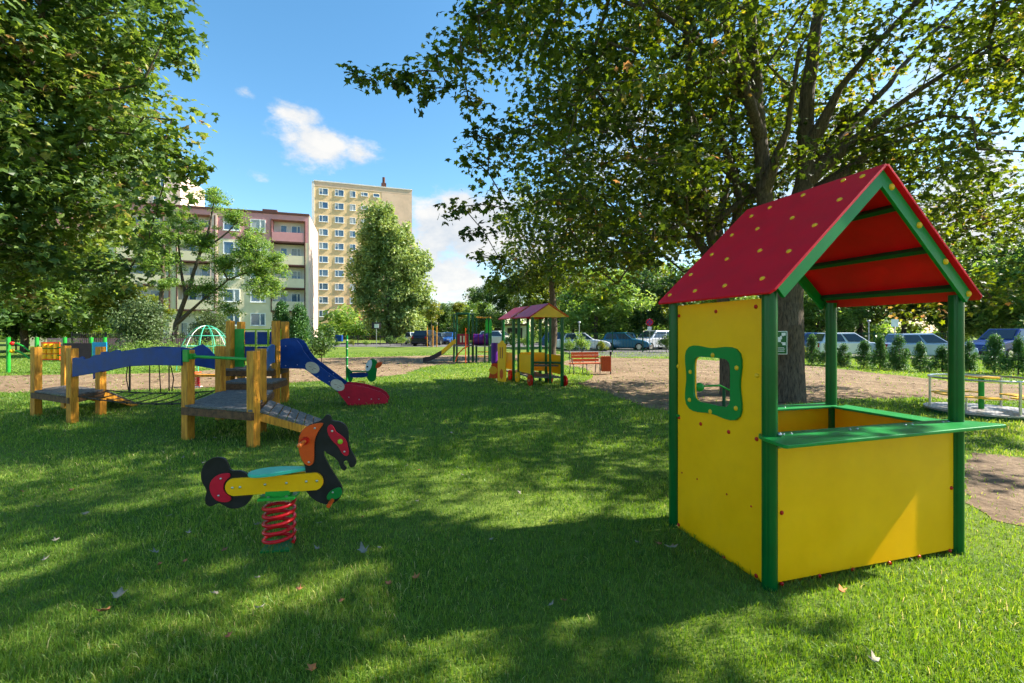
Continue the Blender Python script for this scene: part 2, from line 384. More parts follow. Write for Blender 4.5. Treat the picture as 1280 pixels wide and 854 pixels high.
def skeleton(stems, targets, seed, tip=.006, pw=.5, seg=.6, droop=.12, nside=6):
    """stems: list of polylines [(p, r)...]; the first begins at the ground. Limbs grow from stem nodes to every leaf cluster."""
    r = random.Random(seed); pos = []; par = []; fixed = []
    for st in stems:
        prev = -1
        if pos:
            p0 = np.array(st[0][0]); prev = int(np.argmin([np.linalg.norm(np.array(q)-p0) for q in pos]))
        for i, (p, rad) in enumerate(st):
            if i == 0 and prev >= 0 and len(pos): continue
            a = np.array(pos[prev]) if prev >= 0 else None; p = np.array(p, float)
            if a is not None:
                L_ = np.linalg.norm(p-a); k = max(1, int(L_/.5)); r0 = fixed[prev]
                for j in range(1, k+1):
                    q = a+(p-a)*j/k + (np.array([r.gauss(0,.025),r.gauss(0,.025),0]) if j < k else 0)
                    pos.append(tuple(q)); par.append(prev); fixed.append(r0+(rad-r0)*j/k); prev = len(pos)-1
            else:
                pos.append(tuple(p)); par.append(-1); fixed.append(rad); prev = 0
    nst = len(pos); base = np.array(stems[0][0][0])
    zmin = min(q[2] for q in pos)+ .35*(max(q[2] for q in pos)-min(q[2] for q in pos))
    A = np.array(pos); lo = A[:,2] < zmin
    T = np.array(targets); ordr = np.argsort(np.min(np.linalg.norm(T[:,None,:]-A[None,:,:],axis=2),axis=1))
    pts = A.copy(); par = list(par); cnt_node = []
    for ti in ordr:
        p = T[ti]; d = np.linalg.norm(pts-p, axis=1).copy()
        d += np.maximum(0, pts[:,2]-p[2])*.5                        # prefer limbs that rise
        d[:nst][lo] += 50
        q = int(np.argmin(d)); a = pts[q]; L_ = np.linalg.norm(p-a); k = max(1, int(L_/seg)); new = []
        for j in range(1, k+1):
            f = j/k; z = a+(p-a)*f; z = z+np.array([r.gauss(0,.07),r.gauss(0,.07),math.sin(f*math.pi)*droop*L_])*(1 if j<k else 0)
            new.append(z); par.append(q if j == 1 else len(pts)+j-2)
        pts = np.vstack([pts, np.array(new)]); cnt_node.append(len(pts)-1)
    n = len(pts); cnt = np.zeros(n)
    for c in cnt_node: cnt[c] += 1
    for i in range(n-1, nst-1, -1): cnt[par[i]] += cnt[i]
    rad = tip*np.maximum(cnt,1)**pw*1.6
    for i in range(nst): rad[i] = fixed[i]
    for i in range(nst, n):
        rad[i] = min(rad[i], rad[par[i]]*.92)
    V = []; Fs = []; ang = np.arange(nside)*2*np.pi/nside
    for i in range(n):
        p = par[i]
        if p < 0: continue
        a, b = pts[p], pts[i]; d = b-a; L_ = np.linalg.norm(d)
        if L_ < 1e-5: continue
        d = d/L_; x = np.cross(d, [0.3,.9,.2] if abs(d[2])>.5 else [0,0,1]); x /= np.linalg.norm(x); y = np.cross(d, x)
        ns = 14 if i < nst and rad[i] > .1 else nside
        ag = np.arange(ns)*2*np.pi/ns
        r0 = rad[p] if (i < nst or p >= nst) else min(rad[p], rad[i]*1.5)
        c0 = a+(np.cos(ag)[:,None]*x+np.sin(ag)[:,None]*y)*r0; c1 = b+d*rad[i]*.3+(np.cos(ag)[:,None]*x+np.sin(ag)[:,None]*y)*rad[i]
        bidx = sum(len(v) for v in V) if False else skeleton.base
        V.append(c0); V.append(c1)
        for k in range(ns): Fs.append((bidx+k, bidx+(k+1)%ns, bidx+ns+(k+1)%ns, bidx+ns+k))
        skeleton.base += 2*ns
    return np.vstack(V), np.array(Fs)
skeleton.base = 0
def ell_points(ells, n, seed, shell=.35):
    """points in a union of ellipsoids ((c),(r)), biased outward"""
    r = np.random.default_rng(seed); vol = np.array([e[1][0]*e[1][1]*e[1][2] for e in ells])**.8; vol /= vol.sum()
    out = []
    for e, k in zip(ells, np.maximum(2, (vol*n).astype(int))):
        d = r.normal(0,1,(k,3)); d /= np.linalg.norm(d,axis=1)[:,None]; d *= (r.random(k)**shell)[:,None]
        out.append(np.array(e[0])+d*np.array(e[1]))
    return np.vstack(out)
def tree(name, label, loc, stems, centers, crad, per, size, lm, shape='maple', seed=1, group=None, cat='tree', extra=None, bark=None, flat=.7, up=.9, pw=.5, tip=.006, hang=.35):
    t = thing(name, label, cat, loc, group)
    skeleton.base = 0
    v, f = skeleton(stems, centers, seed, pw=pw, tip=tip)
    part('trunk', fastmesh('trunk', v, f, smooth=True), bark or M['bark'], t)
    r = np.random.default_rng(seed+5); rad = np.broadcast_to(crad, len(centers))*r.uniform(.6,1.35,len(centers))
    v, f, rv = leaves(np.array(centers), rad, per, size, shape, seed=seed, flat=flat, up=up, hang=hang)
    part('crown', fastmesh('crown', v, f, rnd=rv), lm, t)
    return t

def visible_filter(C, fn):
    out = []
    for c in C:
        if c[1] > .3:
            px, py = 640+F*c[0]/c[1], HY-F*(c[2]-H)/c[1]
            if not fn(px, py, c): continue
        out.append(c)
    return np.array(out)

# the big maple behind the playhouse
TB = Vector((5.95,9.9,0))
def A_(px, py, Y): return tuple(AT(px, py, Y))
stems = [
 [(tuple(TB),.36),(A_(986,470,9.9),.30),(A_(987,350,9.9),.27),(A_(992,290,9.9),.23),(A_(1005,230,9.9),.18),(A_(1009,116,9.9),.14),(A_(1022,20,9.9),.11),(A_(1040,-120,9.8),.07)],
 [(A_(988,335,9.9),.17),(A_(962,285,9.7),.155),(A_(955,240,9.6),.15),(A_(947,140,9.5),.13),(A_(939,20,9.4),.10),(A_(925,-130,9.2),.06)],
 [(A_(1008,205,9.9),.09),(A_(1050,110,9.3),.065),(A_(1100,50,8.9),.05),(A_(1170,-30,8.4),.04)],
 [(A_(1006,225,9.9),.085),(A_(1075,145,10.4),.07),(A_(1140,70,10.8),.05),(A_(1240,-40,11.2),.04)],
 [(A_(1004,240,9.9),.08),(A_(1110,140,9.4),.055),(A_(1200,80,9.1),.04),(A_(1330,20,8.8),.035)],
 [(A_(1000,262,9.9),.08),(A_(1100,180,10.6),.06),(A_(1260,165,11.3),.03)],
 [(A_(950,170,9.5),.07),(A_(905,30,8.6),.05),(A_(890,-60,8.2),.03)],
 [(A_(955,240,9.6),.08),(A_(985,160,8.8),.05),(A_(1000,60,8.2),.035)],
 [(A_(948,150,9.5),.09),(A_(880,60,8.8),.06),(A_(800,-10,8.2),.04)],
]
ells = [((5.6,9.9,8.6),(6.3,5.6,4.8)), ((2.6,9.2,6.3),(4.2,3.8,3.0)), ((1.7,9.6,4.3),(2.9,3.4,1.5)), ((9.6,9.6,6.0),(3.8,4.2,3.9)), ((10.8,11.2,3.6),(3.4,3.0,1.9)), ((4.4,12.8,4.6),(3.6,2.4,2.0)), ((7.8,13.4,4.8),(3.6,2.4,2.2)), ((.8,8.0,8.0),(2.3,2.3,2.6))]
C = ell_points(ells, 640, 11)
def big_ok(px, py, c):
    if py < -60: return px > 440
    m_ = .55*F/c[1]
    edge = 592 if py > 300 else (600 if py > 210 else (572 if py > 110 else 545))
    if px < edge+m_: return False
    low = 390 if px < 830 else (372 if px < 1060 else (415 if px > 1130 else 385))
    if py > low-m_: return False
    # keep the stems readable above the playhouse roof
    if 905 < px < 1060 and 60 < py < 380 and c[1] < 9.6 and (int(px*7+py*3) % 10) < 8: return False
    return True
C = visible_filter(C, big_ok)
fingers = [(443,93,7.2),(462,100,7.2),(484,92,7.2),(500,104,7.3),(512,92,7.3),(528,88,7.4),(535,110,7.3),(528,122,7.3),(545,70,7.6),(552,90,7.6),(560,110,7.6),(565,66,7.8),(578,88,7.8),(575,45,7.8),(585,120,8),(598,20,7.9),(598,140,8),(585,128,8),(592,168,8.0),(612,175,8.2),(592,200,8.2),(610,215,8.4),(590,22,8),(560,266,8.0),(578,258,8.2),(585,292,8.2),(605,290,8.4),(610,255,8.5),(600,320,8.6),(625,325,8.6),(618,350,9),(640,362,9)]
nb_ = len(C); C = np.vstack([C, np.array([A_(*f) for f in fingers])])
t = tree('maple_tree', 'tall spreading maple behind the playhouse, its crown filling the upper right', TB, stems, C, np.r_[np.full(nb_,.74),np.full(len(fingers),.27)], np.r_[np.full(nb_,104),np.full(len(fingers),30)], .146, LEAF['maple'], seed=21)

# slimmer maple seen through the playhouse window
TB2 = G(909,494)
stems = [[(tuple(TB2),.17),(A_(908,450,TB2.y),.15),(A_(900,340,TB2.y),.13),(A_(880,260,TB2.y),.11),(A_(858,140,TB2.y-.4),.09),(A_(862,0,TB2.y-.8),.06)],
 [(A_(902,350,TB2.y),.1),(A_(925,250,TB2.y-.4),.08),(A_(890,130,TB2.y-.8),.06),(A_(862,10,TB2.y-1),.04)],
 [(A_(900,340,TB2.y),.09),(A_(850,270,TB2.y+.3),.07),(A_(790,180,TB2.y+.4),.05),(A_(770,90,TB2.y+.3),.03)],
 [(A_(895,320,TB2.y),.08),(A_(915,200,TB2.y+.4),.06),(A_(920,80,TB2.y+.6),.04)]]
ells = [((3.6,11.6,7.0),(3.4,2.6,3.2)), ((2.2,12.2,4.4),(2.6,2.2,1.3)), ((5.0,12.6,6.5),(2.5,2,3))]
C = visible_filter(ell_points(ells, 170, 12), lambda px,py,c: (px > 640 and py < 345) and not (900 < px < 1050 and py > 230))
tree('maple_tree', 'slender dark stemmed maple seen through the window of the yellow playhouse', TB2, stems, C, .7, 50, .16, LEAF['maple'], seed=22)

# maple at the left edge
TB3 = Vector((-12.6,10.2,0))
stems = [[((-12.6,10.2,0),.3),((-12.5,10.2,3),.24),((-12.2,10.1,6),.18),((-12,10,10),.08)],
 [((-12.5,10.2,3),.15),((-10.5,9.6,5.5),.08),((-9.4,9.2,8),.04)], [((-12.4,10.2,3.6),.13),((-11,11,5),.08),((-9.6,11.2,6),.04)]]
ells = [((-11.6,10.2,7.4),(4.0,3.6,4.8)), ((-10.6,10.2,4.0),(2.9,3.0,1.9)), ((-9.8,9.6,9.2),(3.0,2.8,2.8)), ((-11.2,9.4,2.8),(2.2,2.0,1.2)),((-9.6,10.2,6.0),(2.4,2.2,1.6))]
def left_ok(px, py, c):
    if py < -80: return True
    edge = 232 if py < 60 else (205 if py < 130 else (225 if py < 240 else (190 if py < 300 else 160)))
    return px < edge-26 and py < 408 and px > -260
C = visible_filter(ell_points(ells, 520, 13), left_ok)
C = np.vstack([C, np.array([A_(*f) for f in [(225,45,9),(222,75,9),(228,200,9.2),(235,212,9.2),(215,150,9),(205,230,9),(212,20,9),(196,260,9.3),(185,300,9.6),(160,340,10),(205,178,9)]])])
tree('maple_tree', 'sunlit maple hanging over the left edge of the lawn', TB3, stems, C, .7, 95, .19, LEAF['maple_light'], seed=23)

# maple just out of frame on the right that shades the front of the lawn
stems = [[((6.6,1.2,0),.28),((6.6,1.3,3),.22),((6.5,1.5,6),.16),((6.4,1.8,9.5),.07)]]
C = ell_points([((6.2,3.7,8.6),(3.2,2.2,2.8)), ((4.4,3.3,8.6),(2.0,1.8,1.6)),((7.2,4.3,7.4),(1.8,1.3,1.6))], 135, 14)
tree('maple_tree', 'maple standing outside the right edge and shading the nearest grass', Vector((6.6,1.2,0)), stems, C, .44, 85, .16, LEAF['maple'], seed=24)

# the dark trunk behind the train house
TB4 = G(691,448)
stems = [[(tuple(TB4),.22),(A_(692,400,TB4.y),.2),(A_(690,350,TB4.y),.15),(A_(680,250,TB4.y),.08)]]
C = ell_points([((TB4.x-.5,TB4.y,6.4),(4.6,3.5,3.6)), ((TB4.x-1.5,TB4.y,4.2),(3.4,2.6,1.5))], 150, 15)
C = visible_filter(C, lambda px,py,c: px > 625 and py < 362)
tree('maple_tree', 'dark crowned tree with its trunk right behind the train playhouse', TB4, stems, C, .9, 80, .22, LEAF['maple'], seed=25)

# poplar by the tower block
Y = 60.0
def px_ells(L_, Y, dr=1.0, kz=1.0): return [(tuple(AT(x,y,Y+(e[0] if e else 0))), (rx*Y/F, rx*Y/F*dr, ry*kz*Y/F)) for x,y,rx,ry,*e in L_]
stems = [[(tuple(AT(487,438,Y)),.5),(A_(487,400,Y),.42),(A_(484,340,Y),.3),(A_(478,275,Y),.08)]]
stems[0][0] = ((AT(487,438,Y).x, Y, 0), .5)
C = ell_points(px_ells([(478,268,14,14),(462,300,16,16),(450,338,14,14),(522,330,18,20),(528,368,14,18),(518,402,18,14),(455,372,12,14),(474,292,24,34),(466,330,26,30),(503,345,36,46),(500,385,36,34),(462,372,20,24),(488,402,30,18),(490,300,30,32)], Y, .9), 430, 16, .5)
tree('poplar_tree', 'tall bushy poplar in front of the beige tower block', Vector(stems[0][0][0]), stems, C, 1.0, 130, .44, LEAF['poplar'], 'rhomb', 26, up=.5, flat=1.3, tip=.02)

# locust in front of the pink block
Y = 30.0
b = Vector(((212-640)*Y/F, Y, 0))
stems = [[(tuple(b),.19),(A_(220,405,Y),.15),(A_(232,372,Y),.12),(A_(244,335,Y),.10),(A_(260,290,Y),.07),(A_(268,252,Y),.04)],
 [(A_(222,402,Y),.10),(A_(250,378,Y),.08),(A_(285,350,Y),.055),(A_(325,335,Y),.04)], [(A_(240,372,Y),.1),(A_(225,330,Y),.06),(A_(222,280,Y),.03)],
 [(A_(255,315,Y),.08),(A_(285,290,Y),.05),(A_(300,275,Y),.03)]]
C = ell_points(px_ells([(268,248,22,8),(292,272,20,9),(240,296,22,11),(311,302,20,12),(281,330,24,12),(327,342,27,12),(262,362,22,10),(330,362,22,9),(346,324,14,8),(222,276,18,10),(289,388,14,8),(214,322,16,14),(300,318,18,9),(255,300,20,12),(320,320,24,14)], Y, 1.3, 2.1), 520, 17, .9)
tree('locust_tree', 'leaning locust tree with airy layered crown before the pink block', b, stems, C, .45, 80, .14, LEAF['locust'], 'rhomb', 27, flat=.6, tip=.004)
b = Vector(((199-640)*28/F, 28, 0))
stems = [[(tuple(b),.16),(A_(201,380,28),.13),(A_(203,330,28),.1),(A_(204,270,28),.05)]]
C = ell_points(px_ells([(196,290,24,22),(190,325,24,16),(206,355,14,10),(180,300,20,18)], 28, 1), 110, 18, .6)
tree('locust_tree', 'straight thin trunked tree left of the leaning locust', b, stems, C, .55, 110, .15, LEAF['locust'], 'rhomb', 28, flat=.5)

# background trees: three prototypes, then copies
def proto_tree(label, lm, seed, h, w, group, size=.36, n=150, per=100):
    stems = [[((0,0,0),.22),((0,0,h*.3),.18),((.1,0,h*.6),.12),((0,.1,h*.9),.05)]]
    r = random.Random(seed)
    ells = [((0,0,h*.56),(w*.42,w*.42,h*.40))]+[((r.uniform(-.35,.35)*w, r.uniform(-.35,.35)*w, h*r.uniform(.2,.85)),(w*.24,w*.24,h*.14)) for _ in range(9)]
    return tree('leafy_tree', label, Vector((0,0,0)), stems, ell_points(ells, n, seed, .5), w*.11, per, size, lm, 'rhomb', seed, group)
GB = 'background trees around the car park'
pa = proto_tree('', LEAF['locust'], 31, 10, 9, GB); pb = proto_tree('', LEAF['dark'], 32, 10, 9, GB); pc = proto_tree('', LEAF['yellowish'], 33, 10, 9, GB)
bg = [ # px, Y, scale(w), scale(h), proto, label
 (548,74,.55,.68,pb,'small round tree between the poplar and the green climbing frame'),
 (524,80,.5,.55,pa,'low tree just right of the poplar'),
 (574,86,.6,.75,pc,'yellowish tree on the skyline above the slide tower'),
 (598,78,.7,.9,pa,'green tree above the purple crawl tube'),
 (628,70,.9,1.05,pb,'dark tree behind the pink roofed train house'),
 (665,62,.9,1.1,pc,'yellow green tree behind the right end of the train house'),
 (745,44,.9,.82,pa,'bright green round tree above the white parked car'),
 (716,66,1,1.2,pb,'dark tree left of the bright green round tree'),
 (800,58,1,1.15,pc,'yellowish tree above the silver van'),
 (838,46,.9,.9,pb,'dark tree just left of the playhouse wall'),
 (905,52,1.1,1.1,pa,'green tree behind the playhouse wall'),
 (975,58,1.1,1.3,pb,'dark tree behind the big maple trunk'),
 (1022,44,.9,.9,pa,'green tree right of the big maple trunk'),
 (1075,50,1.1,1.1,pb,'dark tree above the white car behind the hedge plants'),
 (1130,42,.9,.9,pc,'yellow green tree above the blue signboard'),
 (1180,48,1.1,1.2,pb,'dark tree behind the right front post of the playhouse'),
 (1230,38,.9,.95,pa,'bright tree above the dark blue car'),
 (1290,36,.9,1,pb,'dark tree at the right edge of the car park'),
 (1350,30,.9,1,pa,'tree beyond the right end of the car park'),
 (30,34,1,.95,pb,'dark tree at the far left behind the exercise bars'),
 (105,36,.9,.8,pa,'light green tree behind the cyan panel'),
 (150,30,.6,.5,pc,'yellowish tree left of the thin trunked tree'),
 (-60,30,1.1,1.1,pb,'dark tree beyond the left edge of the lawn'),
]
for i,(px,Y,sw,sh,p,lab) in enumerate(bg):
    dup(p, ((px-640)*Y/F, Y, 0), i*1.3, (sw*1.1,sw*1.1,sh), lab)
for p in (pa,pb,pc):
    for c in list(p.children): bpy.data.objects.remove(c)
    bpy.data.objects.remove(p)

# far wood behind everything, reads as one mass
r = np.random.default_rng(77); wc = []
for k in range(900):
    a = r.uniform(-72, 66); Yw = r.uniform(84, 104) if a < 10 else r.uniform(62, 84); x = Yw*math.tan(R(a)) if abs(a) < 60 else math.copysign(Yw*1.75, a)*r.uniform(.9,1.3)
    hmax = (5.0+2.0*math.sin(a*.9)+1.2*math.sin(a*2.3+1)) if a < 5 else 9+2.5*math.sin(a*.8)
    wc.append((x, Yw, r.uniform(.4, max(1,hmax))))
wc = np.array(wc); v,f,rv = leaves(wc, r.uniform(1.2,2.4,len(wc)), 150, .75, 'rhomb', seed=78, up=.5, flat=.9)
wood = fastmesh('far_wood', v, f, rnd=rv); wood.materials.append(LEAF['locust']); wo = bpy.data.objects.new('far_wood', wood); COL.objects.link(wo)
tag(wo, 'distant belt of trees closing the view behind the car park', 'wood', kind='stuff')
# shrubs
def bush(name, label, lm, seed, w, h, group=None, size=.09, n=22, per=60, cone=False, cat='shrub', shape='rhomb', loc=(0,0,0)):
    r = np.random.default_rng(seed)
    if cone:
        z = r.random(n)**1.1; a = r.uniform(0,6.28,n); rr = w*.5*(1-z)**.7*r.uniform(.3,.85,n)
        C = np.stack([np.cos(a)*rr, np.sin(a)*rr, h*(.08+.86*z)],1)
    else: C = ell_points([((0,0,h*.52),(w*.4,w*.4,h*.38))], n, seed, .6)
    C = C+np.array(loc)
    t = thing(name, label, cat, Vector(loc), group)
    skeleton.base = 0
    v, f = skeleton([[(tuple(loc),.03),((loc[0],loc[1],loc[2]+h*.4),.02),((loc[0],loc[1],loc[2]+h*.8),.008)]], C, seed, tip=.003, seg=.3)
    part('stem', fastmesh('stem', v, f, smooth=True), M['bark'], t)
    v, f, rv = leaves(C, (w*.17)*r.uniform(.7,1.3,len(C)), per, size, shape, seed=seed, up=.3, flat=1.3 if cone else .9)
    part('foliage', fastmesh('foliage', v, f, rnd=rv), lm, t)
    return t
# thuja row
th = [(1015,456,'first small thuja, just right of the big maple trunk'),(1036,457,'small thuja half hidden behind the rear post of the playhouse'),(1055,458,'small thuja right of the rear post of the playhouse'),(1080,459,'small thuja in front of the white car'),(1100,461,'narrowest small thuja between two cars'),(1124,463,'small thuja left of the silver blue car'),(1150,465,'small thuja in front of the silver blue car'),(1178,465,'small thuja just left of the right front playhouse post'),(1212,464,'small thuja just right of the right front playhouse post'),(1243,467,'small thuja in front of the dark blue car'),(1273,468,'small thuja nearest the right edge'),(1312,470,'small thuja beyond the right edge')]
tp = [bush('thuja', '', LEAF['thuja'], 41+k, .86, 1.28, 'row of small thujas along the gravel path', size=.06, n=52, per=90, cone=True, cat='conifer') for k in range(3)]
for i,(px,py,lab) in enumerate(th):
    dup(tp[i%3], G(px,py), i*2.1, (1+.16*math.sin(i*3),1+.16*math.sin(i*3),.92+.17*math.sin(i*5+1)), lab)
def rm(p):
    for c in list(p.children): bpy.data.objects.remove(c)
    bpy.data.objects.remove(p)
for p in tp: rm(p)
sp = [bush('shrub', '', LEAF[k], 51+i, 1.6, 1.4, 'young shrubs beside the car park', size=.1, n=30, per=70) for i,k in enumerate(['locust','dark','yellowish'])]
sh = [(727,442,.95,0,'leafy shrub in front of the white parked car'),(712,441,.7,0,'small shrub left of the white parked car'),(753,441,.6,2,'small yellowish shrub between white and teal cars'),(833,441,.9,1,'dark shrub at the playhouse wall beside the silver van'),(706,436,.8,1,'dark shrub right of the train house'),
 (1000,455,.6,2,'yellowish shrub beside the big maple trunk'),(660,437,1,0,'green shrub seen through the train house'),(640,438,1,1,'dark shrub seen through the train house left half'),
 (402,456,1.15,1,'broad dark bush between the slide and the tower block'),(383,453,.75,0,'pale bush left of the broad dark bush'),
 (420,434,.55,0,'garden shrub below the entrance of the tower block, leftmost'),(440,433,.55,2,'yellowish garden shrub below the entrance'),(458,433,.55,0,'green garden shrub beside the signboard'),(488,433,.9,1,'dark garden shrub below the poplar'),(502,432,1,0,'green garden shrub right of the poplar trunk'),(516,432,.9,2,'yellowish garden shrub by the white car'),(408,430,.55,1,'dark garden shrub near the corner of the pink block'),
 (20,440,2.0,1,'dense dark bush behind the leftmost exercise post'),(62,438,2.1,0,'green bush behind the yellow roller panel'),(100,436,1.9,1,'dark bush behind the dark panel'),(140,437,2.0,2,'yellow green bush behind the cyan panel'),
 (-40,440,2.2,1,'dark bush left of the exercise bars'),(262,432,1.2,0,'green bush behind the rope dome'),(300,433,1.3,1,'dark bush right of the leaning locust trunk'),(334,434,1.3,0,'green bush behind the blue panels of the wooden tower'),(190,433,1.3,2,'yellow green bush under the thin trunked tree'),(225,433,1.1,1,'dark bush at the foot of the leaning locust')]
for i,(px,py,s,k,lab) in enumerate(sh):
    dup(sp[k], G(px,py), i*1.7, (s,s,s*(1.15 if py>436 else .95)), lab)
for p in sp: rm(p)
for (px,py,Y,w,h,lab) in [(352,381,34,1.9,3.9,'clipped bright conifer left of the pink block corner'),(374,391,34,2.5,3.4,'clipped bright conifer at the pink block corner')]:
    bush('conifer', lab, LEAF['thuja'], int(px), w, h, 'clipped conifers before the pink block', size=.14, n=120, per=110, cone=True, cat='conifer', loc=((px-640)*Y/F,Y,0))
bush('shrub', 'rounded grey green bush below the balconies of the pink block', LEAF['grey'], 77, 3.2, 3.6, size=.14, n=80, per=120, loc=((178-640)*25/F,25,0))
bush('shrub', 'grey bush behind the leaning locust trunk', LEAF['grey'], 78, 3.0, 3.2, size=.14, n=70, per=100, loc=((262-640)*32/F,32,0))
# hedge
hb = []; r = np.random.default_rng(5)
for px in np.arange(60, 400, 5.0): hb.append(((px-640)*24/F, 24+r.uniform(-.4,.4), r.uniform(.3,.75)))
v,f,rv = leaves(np.array(hb), r.uniform(.4,.6,len(hb)), 150, .1, 'rhomb', seed=9, up=.4, flat=.9)
me = fastmesh('hedge', v, f, rnd=rv)
single('hedge', me, LEAF['locust'], ((230-640)*24/F,24,0), 'low light green hedge running behind the blue bridge', 'hedge')

# ------------------------------------------------------------------ playhouse
A0 = Vector((1.509,2.685,0)); U = Vector((.961,.278,0)).normalized(); V = Vector((-.278,.961,0)).normalized()
W, D = 1.58, .90
def hp(u, v, z): return A0+U*u+V*v+Vector((0,0,z))
def hbox(mb, u0,u1,v0,v1,z0,z1): return mb.hexa([hp(u0,v0,z0),hp(u1,v0,z0),hp(u1,v1,z0),hp(u0,v1,z0),hp(u0,v0,z1),hp(u1,v0,z1),hp(u1,v1,z1),hp(u0,v1,z1)])
house = thing('playhouse', 'yellow playhouse with red gable roof, green posts and serving counter', 'playhouse', A0)
def post(u, v, h=1.75, r=.042):
    mb = MB(); prof = []
    for k in range(48):                     # extruded tube with four bolt grooves
        a = 2*math.pi*k/48+ .02; g = min(abs((a % (math.pi/2))-math.pi/4), 1)
        rr = r*(1.0-(.16 if g < .10 else 0)); prof.append((rr*math.cos(a), rr*math.sin(a)))
    c = hp(u,v,0); n = 48
    vs = [c+Vector((x,y,-.03)) for x,y in prof]+[c+Vector((x,y,h)) for x,y in prof]
    mb.add(vs, [(k,(k+1)%n,n+(k+1)%n,n+k) for k in range(n)], True); mb.add(vs[n:], [tuple(range(n))])
    o = part('post', mb, M['green'], house); return o
for (u,v) in ((0,0),(W,0),(0,D),(W,D)): post(u,v)
# left wall with window hole
def resamp(fn, n=48): return [fn(2*math.pi*k/n) for k in range(n)]
def sup(cv,cz,a,b,p,wob=0,n=48):
    out = []
    for k in range(n):
        t = 2*math.pi*(k+.5)/n; c, s_ = math.cos(t), math.sin(t)
        rr = (abs(c)**p+abs(s_)**p)**(-1/p)
        wv = 1+wob*math.cos(4*t+math.pi)
        out.append((cv+a*rr*c*wv, cz+b*rr*s_*wv))
    return out
hole = sup(.475,1.165,.185,.165,7)
outer = sup(.475,1.165,.272,.235,5,.045)
v0,v1,z0,z1 = .047,D-.047,.004,1.70
# outer rectangle sampled by matching rays from hole centre
rect = []
for (cv,cz) in hole:
    dv, dz = cv-.475, cz-1.165
    k = min([(v1-.475)/dv if dv>0 else ((v0-.475)/dv if dv<0 else 1e9), (z1-1.165)/dz if dz>0 else ((z0-1.165)/dz if dz<0 else 1e9)])
    rect.append((.475+dv*k, 1.165+dz*k))
# snap nearest samples to the corners
for cn in ((v0,z0),(v1,z0),(v1,z1),(v0,z1)):
    j = min(range(len(rect)), key=lambda i: (rect[i][0]-cn[0])**2+(rect[i][1]-cn[1])**2); rect[j] = cn
mb = MB().prism([hp(-.004,a,b) for a,b in rect], U*.016, hole=[hp(-.004,a,b) for a,b in hole])
wl = part('side_wall', mb, M['yellow'], house)
mb = MB().prism([hp(-.005,a,b) for a,b in outer], -U*.014, hole=[hp(-.005,a,b) for a,b in sup(.475,1.165,.180,.160,7)])
part('window_frame', mb, M['lgreen'], wl)
def dome(mb, c, n, r):
    n = Vector(n).normalized(); c = Vector(c); a = n.orthogonal().normalized(); b = n.cross(a); k = 12
    rings = [(1,0),(.92,.35),(.62,.6),(.25,.7)]; vs = []
    for rr,hh in rings:
        vs += [c+(a*math.cos(2*math.pi*i/k)+b*math.sin(2*math.pi*i/k))*r*rr+n*r*hh for i in range(k)]
    vs.append(c+n*r*.72)
    fs = [(j*k+i,j*k+(i+1)%k,(j+1)*k+(i+1)%k,(j+1)*k+i) for j in range(3) for i in range(k)]+[(3*k+i,3*k+(i+1)%k,4*k) for i in range(k)]
    mb.add(vs, fs, True)
def caps(lst, p, n, m, r, parent, lift=0):
    n = Vector(n)
    for (x,y) in lst:
        q = RP(x,y,Vector(p)+n*lift,n); mb = MB(); dome(mb, q, n, r); part('bolt_cap', mb, m, parent)
caps([(849,395),(895,389.5),(945,383.5),(849,522),(876,530),(911,540),(946,549),(848.5,656),(905,697),(945.5,720)], hp(-.004,0,0), -U, M['cap_r'], .0135, wl)
caps([(852.5,591),(871.5,599),(908.5,618),(939,633)], hp(-.004,0,0), -U, M['cap_r'], .007, wl)
caps([(946.6,469.5),(848,458)], hp(-.004,0,0), -U, M['cap_y'], .016, wl)
caps([(891,444),(921,460),(920,510.5),(888,514.5),(863,465),(862,500)], hp(-.019,0,0), -U, M['cap_y'], .016, wl)
# front, right and back panels
mb = MB(); hbox(mb, .044, W-.044, -.010, .006, .03, .872); wf = part('front_wall', mb, M['yellow'], house, .002)
caps([(977,641),(977,730),(1024,720),(1066,712),(1111.6,704),(1148.6,696),(1187,688.5),(1189,610)], hp(0,-.010,0), -V, M['cap_r'], .0135, wf)
mb = MB(); hbox(mb, W-.012, W+.004, .044, D-.044, .03, .85); part('side_wall', mb, M['yellow'], house, .002)
mb = MB(); hbox(mb, .044, W-.044, D-.010, D+.006, .03, .85); part('rear_wall', mb, M['yellow'], house, .002)
def slab(pts, z, t): return MB().prism([hp(u,v,z) for u,v in pts], Vector((0,0,t)))
cn = slab([(-.085,-.05),(-.115,-.20),(-.10,-.215),(1.74,-.18),(1.755,-.155),(1.64,.02),(1.62,.06),(-.02,.06),(-.06,.02)], .874, .020)
ctr = part('counter', cn, M['lgreen'], house, .004)
mb = MB()
for u in (.10,.16,.62,.68,1.10,1.16,1.45,1.5): dome(mb, hp(u,.0,.894), (0,0,1), .008)
part('bolt', mb, M['steel'], ctr)
s2 = part('counter_shelf', slab([(-.02,D-.07),(1.56,D-.07),(1.62,D-.02),(1.62,D+.09),(.0,D+.09)], .852, .018), M['lgreen'], house, .004)
s3 = part('counter_shelf', slab([(1.50,.05),(1.69,.05),(1.69,D-.04),(1.63,D-.075),(1.50,D-.075)], .852, .018), M['lgreen'], house, .004)
mb = MB()
for u in (.3,.4,.95,1.05): dome(mb, hp(u,D-.02,.870), (0,0,1), .008)
part('bolt', mb, M['steel'], s2)
# brackets on post A
mb = MB()
for z in (.835,.905): mb.ball(hp(.035,-.035,z), .014, 10, 6)
part('clamp', mb, M['steel'], house)
